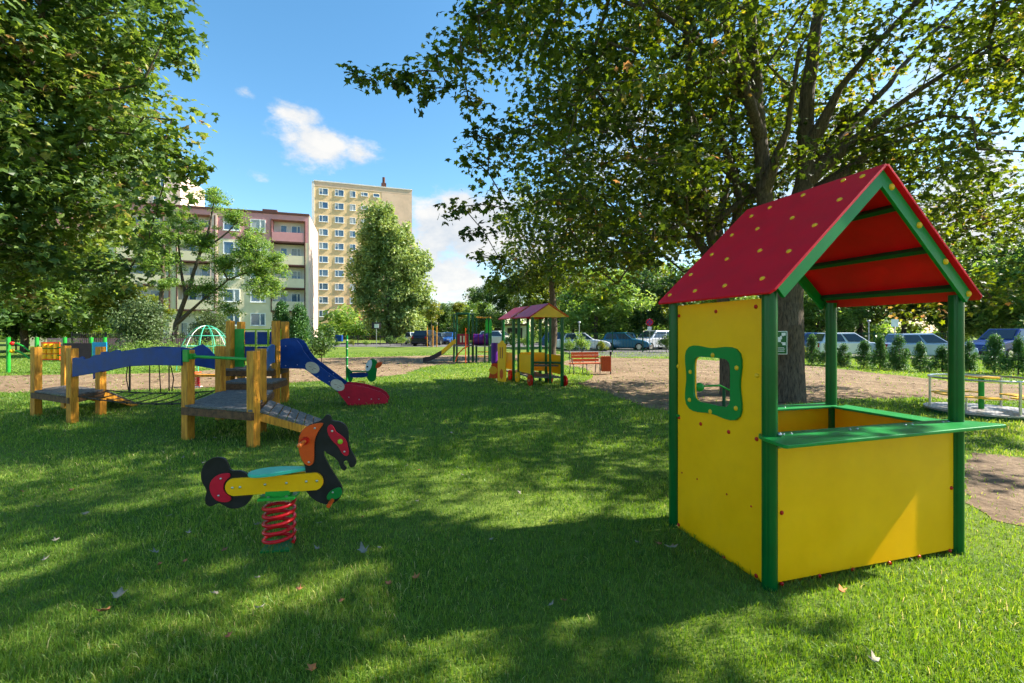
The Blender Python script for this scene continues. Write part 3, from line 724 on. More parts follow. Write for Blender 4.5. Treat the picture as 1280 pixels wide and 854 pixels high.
# roof
AP, SL = 2.52, .926; um = W/2; eave = um+.082; f0, f1 = -.105, D+.10
for sgn in (-1,1):
    def rp(uu, vv, dz=0): return hp(um+sgn*uu, vv, AP-SL*uu+dz)
    n = (U*sgn*SL+Vector((0,0,1))).normalized()
    q = [rp(0,f0),rp(eave-.02,f0),rp(eave,f0+.02),rp(eave,f1-.02),rp(eave-.02,f1),rp(0,f1)]
    sl = part('roof_slope', MB().prism(q, n*.016), M['roof_red'], house, .003)
    for uu in (.22,.50,.765):
        mb = MB(); mb.bar(rp(uu,f0+.05)-n*.02, rp(uu,f1-.05)-n*.02, .035, .04, n); part('purlin', mb, M['dgreen'], house, .003)
    for vv in (-.075, D+.055):
        e = um-.0
        a, b2 = rp(0,vv)-n*.006, rp(e+.03,vv)-n*.006
        w_ = .082
        # board on edge, mitred at the ridge
        dn = Vector((0,0,-1))*w_*math.sqrt(1+SL*SL)
        pts = [a, b2, b2-n*w_, a+dn]
        part('rafter', MB().prism(pts, V*.022), M['lgreen'], house, .002)
    if sgn == 1:
        for uu in (.10,.34,.58,.80):
            mb = MB(); dome(mb, rp(uu,-.075)-n*.035, -V, .021); part('bolt_cap', mb, M['cap_y'], house)
        for uu in (.12,.4,.68):
            for vv in (.0,.3,.6,.9):
                mb = MB(); dome(mb, rp(uu,vv)+n*.016, n, .017); part('bolt_cap', mb, M['cap_y'], sl)
    else:
        zl = [(742,82),(666,160),(583,245),(497,332),(408,423),(678,96),(508,221),(400,330),(283,447),(544,145),(392,257),(290,358),(184,464),(433,186),(372,215),(307,278),(240,343),(170,410),(100,478)]
        caps([(800+a/2.667,190+b_/2.667) for a,b_ in zl], rp(0,0)+n*.016, n, M['cap_y'], .017, sl)

# ------------------------------------------------------------------ spring horse
HB = G(349,683); hd = Vector((math.cos(R(9)), math.sin(R(9)), 0)); hn = Vector((hd.y, -hd.x, 0))   # hn faces the camera
horse = thing('spring_rider', 'black horse spring rider with yellow side boards on a red spring', 'spring rider', HB)
def HZ(a, b, o=0): return RP(230+a/4.271, 500+b/4.271, HB+hn*o, hn)
def plate(name, zp, o, t, m, parent, close=2):
    return part(name, MB().prism([HZ(a,b,0)+hn*o for a,b in zp], hn*t), m, parent, close/1000)
def smooth_outline(pts, it=2):
    for _ in range(it):
        q = []
        for i in range(len(pts)):
            a, b = pts[i], pts[(i+1)%len(pts)]
            q += [(a[0]*.75+b[0]*.25, a[1]*.75+b[1]*.25),(a[0]*.25+b[0]*.75, a[1]*.25+b[1]*.75)]
        pts = q
    return pts
head = [(762,74),(786,84),(790,112),(835,112),(868,135),(880,170),(878,215),(884,250),(905,290),(922,318),(918,348),(898,362),(882,350),(878,322),(856,322),(850,340),(872,362),(858,380),(836,362),(826,325),(795,298),(765,285),(748,264),(746,290),(775,350),(812,408),(846,462),(848,505),(812,548),(765,558),(715,543),(672,512),(645,470),(655,380),(640,330),(618,290),(608,225),(625,165),(672,128),(735,110)]
tail = [(235,335),(222,312),(190,303),(150,308),(112,335),(92,385),(96,435),(128,480),(113,525),(122,562),(152,568),(185,545),(215,560),(250,580),(300,577),(345,552),(372,500),(372,470),(360,420),(335,388),(300,374),(250,378)]
hh = plate('head', smooth_outline(head), -.011, .022, M['black'], horse)
tt = plate('tail', smooth_outline(tail), -.011, .022, M['black'], horse)
yb = []
for k in range(13): a = math.pi/2+math.pi*k/12; yb.append((276+46*math.cos(a), 459-46*math.sin(a)*1.0))
for k in range(13): a = -math.pi/2+math.pi*k/12; yb.append((702+46*math.cos(a), 429-46*math.sin(a)))
yb = yb[:13]+yb[13:]
for o_ in (.0125, -.0325):
    sb = plate('side_board', yb, o_, .02, M['yellow'], horse)
    mb = MB()
    for (a,b) in ((270,461),(310,458),(442,444),(555,436),(660,428),(716,425)):
        dome(mb, HZ(a,b)+hn*(o_+(.02 if o_ > 0 else 0)), hn if o_ > 0 else -hn, .009)
    part('bolt', mb, M['steel'], sb)
    s = 1 if o_ > 0 else -1; q = .012*s; tt_ = .012*s
    mane = smooth_outline([(742,117),(748,128),(712,175),(698,230),(700,290),(698,335),(672,350),(645,335),(622,290),(612,225),(628,165),(672,130)])
    face = smooth_outline([(783,126),(800,135),(815,170),(850,190),(872,215),(880,250),(884,290),(866,297),(845,280),(828,245),(795,215),(772,180),(767,145)])
    crest = smooth_outline([(228,386),(250,388),(256,405),(228,425),(215,460),(225,492),(258,510),(258,532),(230,542),(185,535),(155,505),(142,460),(152,425),(185,395)])
    hoof = smooth_outline([(765,505),(790,475),(835,458),(848,478),(846,505),(815,525),(790,530),(768,528)])
    for nm, pts, m, par in (('mane',mane,'orange',hh),('face_patch',face,'red',hh),('tail_patch',crest,'red',tt),('foot_patch',hoof,'lgreen',hh)):
        pp = [HZ(a,b)+hn*q for a,b in pts]
        part(nm, MB().prism(pp, hn*tt_), M[m], par, .0015)
    mb = MB()
    for (a,b) in ((703,148),(672,328),(795,163),(860,272),(205,415),(193,505),(798,488)): dome(mb, HZ(a,b)+hn*(q+tt_), hn*s, .008)
    part('bolt', mb, M['steel'], hh)
    mb = MB(); dome(mb, HZ(838,218)+hn*(q+tt_), hn*s, .019); part('eye', mb, M['lime'], hh)
mb = MB().tube([HZ(655,212)-hn*.17, HZ(655,212)+hn*.17], .013, 12); mb.ball(HZ(655,212)+hn*.17, .017); mb.ball(HZ(655,212)-hn*.17,.017)
hnd = part('handle', mb, M['cap_o'], horse)
mb = MB().tube([HZ(655,212)+hn*.026, HZ(655,212)+hn*.06], .026, 14); part('grip', mb, M['cap_r'], horse)
mb = MB().tube([HZ(795,530)-hn*.13, HZ(795,530)+hn*.13], .014, 12); part('footrest', mb, M['orange'], horse)
seatp = []
L0, L1 = HZ(345,400), HZ(652,372)
for k in range(28):
    a = 2*math.pi*k/28; u_ = math.cos(a); w_ = math.sin(a)*(.085+.035*(-u_)); seatp.append(L0+(L1-L0)*(.5+.5*u_)+hn*w_)
dirs = (L1-L0).normalized()
st = part('seat', MB().prism([p-Vector((0,0,.004)) for p in seatp], Vector((0,0,.022))), M['turq'], horse, .004)
def coil(mb, c, r, z0, z1, turns, wire, n=8, seg=22):
    pts = [Vector((c[0]+r*math.cos(2*math.pi*k/seg), c[1]+r*math.sin(2*math.pi*k/seg), z0+(z1-z0)*k/(turns*seg))) for k in range(int(turns*seg)+1)]
    return mb.tube(pts, wire, n)
part('spring', coil(MB(), HB, .098, .03, .335, 5.5, .0125), M['spring'], horse)
mb = MB().box(HB+Vector((0,0,.005)), (.19,.19,.016), R(9)); part('base_plate', mb, M['lgreen'], horse, .003)
mb = MB().box(HB+Vector((0,0,.352)), (.24,.14,.018), R(9)); mb.box(HB+Vector((0,0,.372)), (.16,.07,.05), R(9)); part('bracket', mb, M['brightgreen'], horse, .003)
mb = MB()
for a in range(4): c = HB+Vector((.085*math.cos(R(9+45+90*a)), .06*math.sin(R(9+45+90*a)), .338)); mb.tube([c-Vector((0,0,.012)), c+Vector((0,0,.03))], .011, 8)
part('clamp_bolts', mb, M['steel'], horse)

# ------------------------------------------------------------------ wooden climbing structure
def G2(x,y,z=0): return Vector((x,y,z))
P1,P2,P3,P4 = G2(-4.53,6.41),G2(-3.39,6.01),G2(-3.76,6.86),G2(-4.98,7.83)
P5,P6,P7,P8 = G2(-4.66,9.05),G2(-4.84,9.78),G2(-5.62,9.15),G2(-5.85,9.9)
L1_,L2_,L3_,L4_ = G2(-8.5,8.19),G2(-7.26,7.57),G2(-7.48,8.34),G2(-8.72,8.96)
climb = thing('climbing_structure', 'wooden climbing structure with blue arched bridge, ramps and blue slide', 'climbing frame', P1)
def wpost(p, h, s=.115, rz=R(-15)):
    mb = MB().box(p+Vector((0,0,h/2-.02)), (s,s,h+.04), rz); part('post', mb, M['wood'], climb, .008)
for p,h in ((P1,1.25),(P2,1.25),(P3,1.25),(P4,1.26),(P5,1.72),(P6,1.72),(P7,1.72),(P8,1.72),(L1_,1.23),(L2_,1.23),(L3_,1.23),(L4_,1.23)): wpost(p,h)
up = Vector((0,0,1))
def deck(q, z, n=9, t=.032, m='deck', fr=True):
    """boards laid side by side across quad q (a,b,c,d)"""
    a,b,c,d = [Vector(p) for p in q]; mb = MB()
    for i in range(n):
        f0_, f1_ = (i+.04)/n, (i+.96)/n
        p = [a+(d-a)*f0_, b+(c-b)*f0_, b+(c-b)*f1_, a+(d-a)*f1_]
        z_ = z if not isinstance(z, tuple) else None
        mb.hexa([x+up*(z-t) for x in p]+[x+up*z for x in p])
    o = part('deck', mb, M[m], climb, .003)
    if fr:
        mb = MB()
        for x,y in ((a,b),(b,c),(c,d),(d,a)): mb.bar(x+up*(z-t-.055), y+up*(z-t-.055), .04, .10)
        part('deck_frame', mb, M['wood_d'], climb, .003)
def ext(p, q, r): return p+(p-q).normalized()*r
B1 = G2(-4.17,8.0); B2 = G2(-5.03,8.0)
deck((P1+G2(-.04,-.05),P2+G2(.03,-.08),B1,B2), .49, 12)
deck((G2(-5.1,8.05),G2(-4.2,8.05),G2(-4.3,8.75),G2(-5.2,8.75)), .62, 5)
deck((G2(-5.68,8.9),G2(-4.62,8.85),G2(-4.8,9.8),G2(-5.85,9.9)), .78, 8)
deck((L1_+G2(-.06,-.02),L2_+G2(.02,-.06),L3_+G2(.05,.02),L4_), .46, 9)
def ramp(a,b,c,d, n=8, nm='ramp'):
    a,b,c,d = [Vector(x) for x in (a,b,c,d)]; mb = MB(); nn = (b-a).cross(d-a).normalized()
    if nn.z < 0: nn = -nn
    for i in range(n):
        f0_,f1_ = (i+.05)/n,(i+.95)/n; p = [a+(d-a)*f0_, b+(c-b)*f0_, b+(c-b)*f1_, a+(d-a)*f1_]
        mb.hexa([x-nn*.03 for x in p]+[x for x in p])
    o = part(nm, mb, M['deck'], climb, .002)
    part('ramp_beam', MB().bar(a-nn*.09+(b-a).normalized()*.02, d-nn*.05+(c-d).normalized()*.02, .045, .10), M['wood'], o, .003)
    part('ramp_beam', MB().bar(b-nn*.09-(b-a).normalized()*.02, c-nn*.05-(c-d).normalized()*.02, .045,.10), M['wood'], o, .003)
ramp(P2+G2(.06,.04,.47), P3+G2(.08,.1,.47), G2(-2.75,7.15,.06), G2(-2.45,6.42,.06), 9)
ramp(L3_+G2(.1,.0,.45), L4_+G2(0,0,.45), G2(-8.75,9.9,.04), G2(-7.62,9.35,.04), 9)
mb = MB()                                                     # rear diagonal board under the left deck
# blue side boards of the bridge
def traced(px, p0, p1, t, m, name, parent, div=None, bevel=.003):
    p0, p1 = Vector(p0), Vector(p1); d = (p1-p0); d.z = 0; d.normalize(); n = Vector((d.y,-d.x,0))
    if n.y > 0: n = -n
    pts = [RP(x,y,p0,n) for x,y in px]
    return part(name, MB().prism([p+n*.0 for p in pts], n*t), M[m], parent, bevel), n
z1_ = lambda L_: [(a*.2107, 380+b*.2107) for a,b in L_]
z2_ = lambda L_: [(210+a*.23425, 380+b*.23425) for a,b in L_]
fr_ = z1_([(440,322),(455,318),(478,322),(492,312),(503,318),(510,328),(545,322),(560,305),(605,300),(610,286),(640,282),(655,290),(700,272),(718,278),(725,290),(760,280),(815,272),(825,262),(880,260),(930,264),(945,272),(960,264),(1010,262),(1085,262),(1085,366),(1000,364),(900,362),(830,364),(760,372),(690,386),(600,402),(540,415),(440,432)])
n0 = Vector((P1.y-L2_.y, -(P1.x-L2_.x),0)).normalized(); n0 = -n0 if n0.y > 0 else n0
traced(fr_, L2_+n0*.062, P1+n0*.062, .025, 'blue', 'bridge_side', climb)
bk = [(90,452),(126,444),(160,438),(200,433),(228,434),(240,436),(247,433),(254,430.5),(262,436),(268,443),(276,446),(276,463),(262,460),(240,456),(228,455),(160,458),(126,466),(90,474)]
traced([(118 if x<120 else x,y) for x,y in bk], L3_, P4, .025, 'blue', 'bridge_side', climb)
# rope walkway
def cat(a, b, sag, n=14): return [a+(b-a)*(i/n)+up*(-sag*4*(i/n)*(1-i/n)) for i in range(n+1)]
wf_ = cat(L2_+G2(.1,0,.44), P1+G2(-.05,0,.50), .05); wb_ = cat(L3_+G2(.1,0,.44), P4+G2(-.03,0,.50), .05)
mb = MB(); mb.tube(wf_, .011, 6); mb.tube(wb_, .011, 6)
for k in range(0,15):
    f_ = (k+.5)/15*14; i = int(f_); fr2 = f_-i
    a = wf_[i]+(wf_[min(i+1,14)]-wf_[i])*fr2; b = wb_[i]+(wb_[min(i+1,14)]-wb_[i])*fr2
    if k % 2 == 0: mb.tube([a,(a+b)/2-up*.015,b], .009, 5)
    else: mb.ball(a, .02, 6, 4)
part('rope_walkway', mb, M['chain'], climb)
for x in (757,772,888,1003,1013):
    xp = x*.2107
    for (q0,q1,ln) in ((L2_+n0*.02,P1+n0*.02,wf_),):
        d = (q1-q0).normalized(); n = Vector((d.y,-d.x,0)); a = RP(xp,457,q0,n); b = RP(xp+(1.5 if x in (757,1013) else 0),489,q0,n)
        m_ = (a+b)/2+d*(.05*(-1 if x==757 else (1 if x==1013 else 0)))
        part('chain', MB().tube([a,m_,b], .008, 6), M['chain'], climb)
for f_ in (.25,.5,.75):
    a = L3_+(P4-L3_)*f_+up*1.0; b = wb_[int(14*f_)]
    part('chain', MB().tube([a,b], .008, 6), M['chain'], climb)
# green rail and bracket between the near posts
mb = MB().tube([P1+G2(.05,-.02,1.16),P2+G2(-.05,.0,1.14)], .021, 12); r_ = part('handrail', mb, M['brightgreen'], climb)
mb = MB().box(P1+G2(.02,-.07,1.17), (.10,.03,.17), R(-18)); mb.box(P1+G2(.09,-.04,1.16),(.05,.07,.08),R(-18)); part('rail_bracket', mb, M['brightgreen'], r_, .006)
# blue arched guard between the platforms
gd = z2_([(525,262),(540,230),(560,215),(575,222),(590,245),(600,262),(600,330),(585,318),(565,312),(545,325),(530,355),(525,350)])
traced(gd, P3+G2(.03,.05), P5+G2(.03,-.1), .022, 'lblue', 'guard_board', climb)
# tower panels
mb = MB().hexa([P7+G2(.07,.02,.80),P7+G2(.25,.02,.80),P7+G2(.25,.05,.80),P7+G2(.07,.05,.80),P7+G2(.07,.02,1.56),P7+G2(.25,.02,1.56),P7+G2(.25,.05,1.56),P7+G2(.07,.05,1.56)])
part('guard_board', mb, M['brightgreen'], climb, .004)
a, b = P8+G2(.08,-.04,0), P6+G2(-.06,-.06,0); mb = MB(); d = (b-a)
for i in range(3):
    for j in range(2):
        p = a+d*(i/3+.03); q = a+d*((i+1)/3-.03); z0_, z1__ = .92+j*.31, .92+j*.31+.27
        mb.hexa([p+up*z0_,q+up*z0_,q+G2(0,.02)+up*z0_,p+G2(0,.02)+up*z0_,p+up*z1__,q+up*z1__,q+G2(0,.02)+up*z1__,p+G2(0,.02)+up*z1__])
gp = part('guard_board', mb, M['blue'], climb, .003)
mb = MB()
for i in range(4): mb.bar(a+d*(i/3)+G2(0,-.012,.86), a+d*(i/3)+G2(0,-.012,1.56), .03,.02,(1,0,0))
for z_ in (.90,1.22,1.55): mb.bar(a+G2(0,-.015,z_), b+G2(0,-.015,z_), .02,.03)
part('grid_bars', mb, M['lime'], gp)
# slide
sd0, sd1 = P5+G2(.02,-.04), G2(-2.6,9.45)
sl_b = z2_([(600,192),(625,184),(660,184),(690,196),(708,218),(724,252),(755,292),(790,318),(940,430),(905,470),(870,442),(800,400),(730,347),(690,345),(600,343)])
sl_r = z2_([(940,430),(985,432),(1040,440),(1090,455),(1130,468),(1160,488),(1175,512),(1172,532),(1100,538),(1000,542),(962,541),(905,470)])
dd = (sd1-sd0).normalized(); nb = Vector((-dd.y, dd.x, 0)); nb = nb if nb.y > 0 else -nb
def slide_side(off, nm='slide_side'):
    for pts, m in ((sl_b,'blue'),(sl_r,'red')):
        n = nb; P = [RP(x,y,sd0,n)+nb*off for x,y in pts]
        P = [Vector((p.x,p.y,max(p.z,.0))) for p in P]
        o = part(nm, MB().prism(P, nb*.022), M[m], climb, .003)
        mb = MB()
        if m == 'red':
            for (x,y) in z2_([(965,498),(1020,510),(1085,508),(1125,508)]): dome(mb, RP(x,y,sd0,n)+nb*off, -nb, .013)
        else:
            for (x,y) in z2_([(628,225),(628,330),(690,325),(800,388),(860,415),(860,385)]): dome(mb, RP(x,y,sd0,n)+nb*off, -nb, .010)
        part('bolt', mb, M['steel'], o)
slide_side(0); slide_side(.5)
for cx,cy,rx,ry in ((771,340,40,28),(905,433,40,28)):
    pts = []
    for k in range(20):
        t = 2*math.pi*k/20; x = rx*math.cos(t); y = ry*math.sin(t); c,s_ = math.cos(.5),math.sin(.5)
        pts.append((cx+x*c-y*s_, cy+x*s_+y*c))
    P = [RP(x,y,sd0,nb)-nb*.0 for x,y in z2_(pts)]
    o = part('face_panel', MB().prism(P, -nb*.01), M['skin'], climb, .001)
    mb = MB()
    for (ax,ay,bx,by) in ((-18,-6,-4,-2),(6,2,22,8),(-2,8,6,14)):
        mb.bar(RP(*z2_([(cx+ax,cy+ay)])[0],sd0,nb)-nb*.012, RP(*z2_([(cx+bx,cy+by)])[0],sd0,nb)-nb*.012, .012,.006)
    part('face_mark', mb, M['maroon'], o)
P = [RP(*z2_([q])[0], sd0, nb) for q in ((600,338),(700,338),(800,392),(900,462),(960,530),(1090,534),(1165,528))]
mb = MB()
for i in range(len(P)-1):
    a,b = P[i]+up*.02, P[i+1]+up*.02
    mb.hexa([a+nb*.02-up*.01,b+nb*.02-up*.01,b+nb*.5-up*.01,a+nb*.5-up*.01,a+nb*.02,b+nb*.02,b+nb*.5,a+nb*.5])
part('slide_bed', mb, M['steel'], climb)

# ------------------------------------------------------------------ duck rider, seesaws
DB = G(450,488); DB = Vector(((452-640)*11.5/F, 11.5, 0)); dn = Vector((0,-1,0))
duck = thing('spring_rider', 'green duck spring rider with orange beak beside the slide', 'spring rider', DB)
zd = lambda L_: [(400+a*.1639, 380+b*.1639) for a,b in L_]
def dpl(nm, pts, m, o, t, it=1):
    P = [RP(x,y,DB,dn)+dn*o for x,y in zd(smooth_outline(pts,it))]
    return part(nm, MB().prism(P, dn*t), M[m], duck, .002)
dpl('tail', [(197,475),(215,490),(245,515),(255,560),(240,595),(225,600),(210,560),(198,530)], 'lgreen', -.01, .02)
dpl('head', [(355,450),(375,425),(410,418),(435,435),(440,470),(430,520),(428,570),(405,595),(375,590),(355,560),(350,500)], 'lgreen', -.01, .02)
dpl('cheek', [(352,460),(375,428),(395,425),(400,455),(385,500),(362,518),(346,500)], 'white', .0105, .01)
dpl('beak', [(425,470),(440,445),(470,440),(476,460),(455,485),(425,492)], 'orange', -.013, .026)
dpl('side_board', [(235,525),(360,520),(372,540),(355,560),(245,562),(225,548)], 'blue', .011, .018, 1)
c = RP(*zd([(364,478)])[0], DB, dn)+dn*.022; part('eye', MB().disc(c, dn, .022, .01, 12), M['black'], duck)
c = RP(*zd([(295,520)])[0], DB, dn); part('seat', MB().box(c+up*.02, (.42,.24,.022)), M['lgreen'], duck, .006)
part('spring', coil(MB(), DB, .09, .02, .26, 4.5, .013), M['cap_y'], duck)
part('base_plate', MB().box(DB+up*.01, (.25,.25,.02)), M['galv'], duck, .003)
pb_ = Vector(((433.6-640)*13.4/F, 13.4, 0))
pole = thing('marker_pole', 'thin green pole standing behind the duck rider', 'pole', pb_)
part('pole', MB().tube([pb_, pb_+up*1.40], .03, 10), M['lgreen'], pole)
mb = MB()
for z_ in (.5,.75,1.0,1.25): mb.tube([pb_+up*z_, pb_+up*(z_+.02)], .034, 10)
part('band', mb, M['white'], pole)
# orange balance beam on springs behind the near platform
SB = G(245,484); bm = thing('spring_seesaw', 'orange yellow spring beam seen behind the near wooden platform', 'seesaw', SB)
ya = SB.y
part('beam', MB().bar(AT(236,469.5,ya), AT(312,469.5,ya), .14, .07), M['wood'], bm, .01)
part('seat', MB().box(AT(242,466,ya), (.25,.28,.03)), M['orange'], bm, .006)
for x in (245.5,300):
    c = Vector(((x-640)*ya/F, ya, 0)); part('spring', coil(MB(), c, .075, .02, .27, 4.5, .016), M['spring'], bm); part('base_plate', MB().box(c+up*.01,(.2,.2,.02)), M['white'], bm)
# green seesaw seen through the playhouse window
YS = 8.6
ss = thing('seesaw', 'green seesaw visible through the playhouse window', 'seesaw', Vector(((905-640)*YS/F,YS,0)))
c = AT(905,484,YS); part('beam', MB().tube([AT(876,483,YS), AT(900,482,YS), AT(918,491,YS-.1), AT(935,492,YS-.2)], .017, 10), M['brightgreen'], ss)
part('seat', MB().ball(AT(874.5,484,YS), .085, 14, 8, (1,.8,1)), M['brightgreen'], ss)
part('support', MB().tube([Vector((AT(905,484,YS).x,YS,0)), AT(905,484,YS)], .03, 10), M['dgreen'], ss)
# ------------------------------------------------------------------ carousel
CB = G(1226.6,517); cr = thing('carousel', 'small steel merry-go-round with yellow seats and green centre post', 'merry-go-round', CB)
mb = MB(); mb.disc(CB+up*.075, (0,0,1), .80, .03, 48)
m_, N_, L_, B_ = newmat('checker_plate'); B_.inputs['Metallic'].default_value = .55; B_.inputs['Roughness'].default_value = .45
tc = N_.new('ShaderNodeTexCoord'); ck = N_.new('ShaderNodeTexChecker'); ck.inputs['Scale'].default_value = 26
ck.inputs['Color1'].default_value = (.36,.34,.32,1); ck.inputs['Color2'].default_value = (.24,.22,.21,1); L_.new(tc.outputs['Object'], ck.inputs['Vector']); L_.new(ck.outputs[0], B_.inputs['Base Color'])
part('platform', mb, m_, cr)
part('rim', MB().disc(CB+up*.035, (0,0,1), .76, .06, 40), M['dgreen'], cr)  # dark green disc paints in the shade below the platform
part('centre_post', MB().tube([CB+up*.09, CB+up*.66], .042, 16), M['brightgreen'], cr)
part('hand_wheel', MB().disc(CB+up*.675, (0,0,1), .24, .025, 24), M['cap_y'], cr, .004)
ring = [CB+Vector((.72*math.cos(a*math.pi/24),.72*math.sin(a*math.pi/24),.655)) for a in range(49)]
part('handrail', MB().tube(ring, .019, 10, False), M['steel'], cr)
for a in (152, 264, 23):
    c = CB+Vector((.72*math.cos(R(a)),.72*math.sin(R(a)),0)); part('rail_post', MB().tube([c+up*.09,c+up*.65], .02, 12), M['steel'], cr)
for a in (90, 205, 325):
    inner = []; outer_ = []
    for k in range(9):
        t = R(a-48+12*k); outer_.append(CB+Vector((.68*math.cos(t),.68*math.sin(t),.335))); inner.append(CB+Vector((.44*math.cos(t),.44*math.sin(t),.335)))
    part('seat', MB().prism(outer_+inner[::-1], up*.022), M['cap_y'], cr, .003)
    c = CB+Vector((.56*math.cos(R(a)),.56*math.sin(R(a)),0)); part('seat_support', MB().tube([c+up*.09,c+up*.335], .015, 8), M['steel'], cr)

# ------------------------------------------------------------------ exercise bars on the left
YE = 16.9; EB = Vector(((60-640)*YE/F, YE, 0))
ex = thing('play_panel_wall', 'row of green posts with wavy bars, yellow roller and cyan panel', 'play panels', EB)
ex_x = (10.5,46,81,114,131)
for x in ex_x:
    c = Vector(((x-640)*YE/F,YE,0)); part('post', MB().tube([c,c+up*1.30],.06,14), M['brightgreen'], ex)
for y0_, col in ((429.5,'cap_r'),(439,'cap_y')):
    pts = [AT(x,y,YE-.05) for x,y in ((12,y0_),(22,y0_),(30,y0_+4),(36,y0_+9),(42,y0_+7),(54,y0_+6),(78,y0_+5))]
    part('wavy_bar', MB().tube(pts, .028, 8), M['brightgreen'], ex)
    part('bar_joint', MB().ball(AT(15,y0_,YE-.08), .075, 10, 6), M[col], ex)
for i in range(3):
    for j in range(3):
        c = AT(56.5+6.8*i, 432.5+6.6*j, YE-.03)
        part('roller', MB().tube([c-up*.08,c+up*.08], .092, 12), M['cap_y'], ex)
part('roller_frame', MB().box(AT(63.3,439,YE+.02), (.66,.05,.66)), M['orange'], ex)
def rect_px(nm, x0,x1,y0,y1,Y,m,par,t=.03,bv=.005):
    a = AT(x0,y1,Y); b = AT(x1,y0,Y)
    return part(nm, MB().box((a+b)/2, (b.x-a.x,t,b.z-a.z)), M[m], par, bv)
rect_px('dark_panel',79.5,114.5,429,451,YE-.08,'darkpanel',ex)
rect_px('cyan_panel',115.5,133.5,428,444,YE-.08,'cyan',ex)

# rope dome
DBm = Vector(((258-640)*18/F,18,0)); dm = thing('climbing_dome', 'pale green and white bar climbing dome behind the wooden platform', 'climbing dome', DBm)
for k in range(5):
    a0 = math.pi*k/5
    pts = [DBm+Vector((.95*math.cos(a0)*math.cos(t), .95*math.sin(a0)*math.cos(t), 1.75*math.sin(t))) for t in [math.pi*i/16 for i in range(17)]]
    part('arch_bar', MB().tube(pts, .013, 6), M['white'] if k == 2 else M['turq'], dm)
for z_ in (.5,.95,1.35,1.62):
    rr = .95*math.sqrt(max(0,1-(z_/1.75)**2)); pts = [DBm+Vector((rr*math.cos(i*math.pi/12),rr*math.sin(i*math.pi/12),z_)) for i in range(25)]
    part('ring_bar', MB().tube(pts, .011, 6, False), M['turq'], dm)

# ------------------------------------------------------------------ green slide tower in the middle distance
YT = 22.0
tw = thing('slide_tower', 'green framed play tower with yellow and black slide and crawl tube', 'play tower', Vector(((580-640)*YT/F,YT,0)))
def col_(x, ytop, dy=0, r=.05, m='dgreen', nm='post'):
    Yc = YT+dy; c = Vector(((x-640)*Yc/F, Yc, 0)); top = AT(x,ytop,Yc); part(nm, MB().tube([c,top], r, 10), M[m], tw); return c
col_(567.5,393,.9); col_(571,392,0); col_(585.8,392,0); col_(591,392,.9,.06)
col_(595.5,397,.9); col_(606,414,0,.035); col_(611.5,397,0); col_(613.5,398,.9)
def hbar(nm,x0,y0_,x1,y1_,Y0_,Y1_,m,r=.035): part(nm, MB().tube([AT(x0,y0_,Y0_),AT(x1,y1_,Y1_)], r, 8), M[m], tw)
hbar('top_bar',571,392,586,392,YT,YT,'dgreen'); hbar('top_bar',567.5,393,591,393,YT+.9,YT+.9,'dgreen'); hbar('top_bar',571,392,567.5,393,YT,YT+.9,'dgreen'); hbar('top_bar',586,392,591,393,YT,YT+.9,'dgreen')
hbar('top_bar',595,397,614,397,YT+.9,YT+.9,'wood'); hbar('top_bar',611.5,397,613.5,398,YT,YT+.9,'wood')
rect_px('side_panel',571.5,585.5,417.5,431,YT-.04,'maroon',tw)
for x in (576,580): rect_px('window_slot',x-.9,x+.9,420,428,YT-.07,'skin',tw,.01,0)
a = AT(569,431.5,YT); part('deck', MB().box((AT(579,432,YT+.45)), (.86,1.0,.05)), M['deck'], tw)
part('deck', MB().box((AT(604,432,YT+.45)), (.72,1.0,.05)), M['deck'], tw)
part('crawl_tube', MB().tube([AT(591.5,424.5,YT+.4),AT(611,424.5,YT+.4)], .265, 24), M['purple'], tw)
mb = MB()
for x in (592,598,604,610.5): mb.tube([AT(x,424.5,YT+.4),AT(x+.8,424.5,YT+.4)], .285, 24)
part('tube_flange', mb, M['maroon'], tw)
for x in (608.5,613.0):
    pts = [AT(x-1.7,416,YT-.03),AT(x-1.7,402,YT-.03),AT(x,397.5,YT-.03),AT(x+1.7,402,YT-.03),AT(x+1.7,416,YT-.03)]
    part('arch_board', MB().prism(pts, (0,-.025,0)), M['brightgreen'], tw)
def chute(pts, m, nm):
    mb = MB()
    for i in range(len(pts)-1):
        a,b = [AT(x,y,YT+.45) for x,y in pts[i:i+2]]
        for s_ in (-.24,.24): mb.hexa([a+Vector((0,s_-.02,-.05)),b+Vector((0,s_-.02,-.05)),b+Vector((0,s_+.02,-.05)),a+Vector((0,s_+.02,-.05)),a+Vector((0,s_-.02,.17)),b+Vector((0,s_-.02,.17)),b+Vector((0,s_+.02,.17)),a+Vector((0,s_+.02,.17))])
        mb.hexa([a+Vector((0,-.24,-.05)),b+Vector((0,-.24,-.05)),b+Vector((0,.24,-.05)),a+Vector((0,.24,-.05)),a+Vector((0,-.24,-.02)),b+Vector((0,-.24,-.02)),b+Vector((0,.24,-.02)),a+Vector((0,.24,-.02))])
    part(nm, mb, M[m], tw)
chute([(570,428),(566,430),(561,435),(553,442)], 'cap_y', 'slide_chute'); chute([(553,442),(544,447),(536,450.5),(530,451)], 'darkpanel', 'slide_chute')
part('climbing_arch', MB().tube([AT(585,433,YT-.1),AT(579,436,YT-.25),AT(573,442,YT-.35),AT(569,452,YT-.4)], .03, 8), M['orange'], tw)
part('fireman_pole', MB().tube([AT(582,410,YT-.3),AT(582,453.5,YT-.3)], .022, 8), M['orange'], tw)
for z_ in (440,446): part('ladder_rung', MB().tube([AT(597,z_,YT+.1),AT(611,z_,YT+.1)], .025, 8), M['wood'], tw)

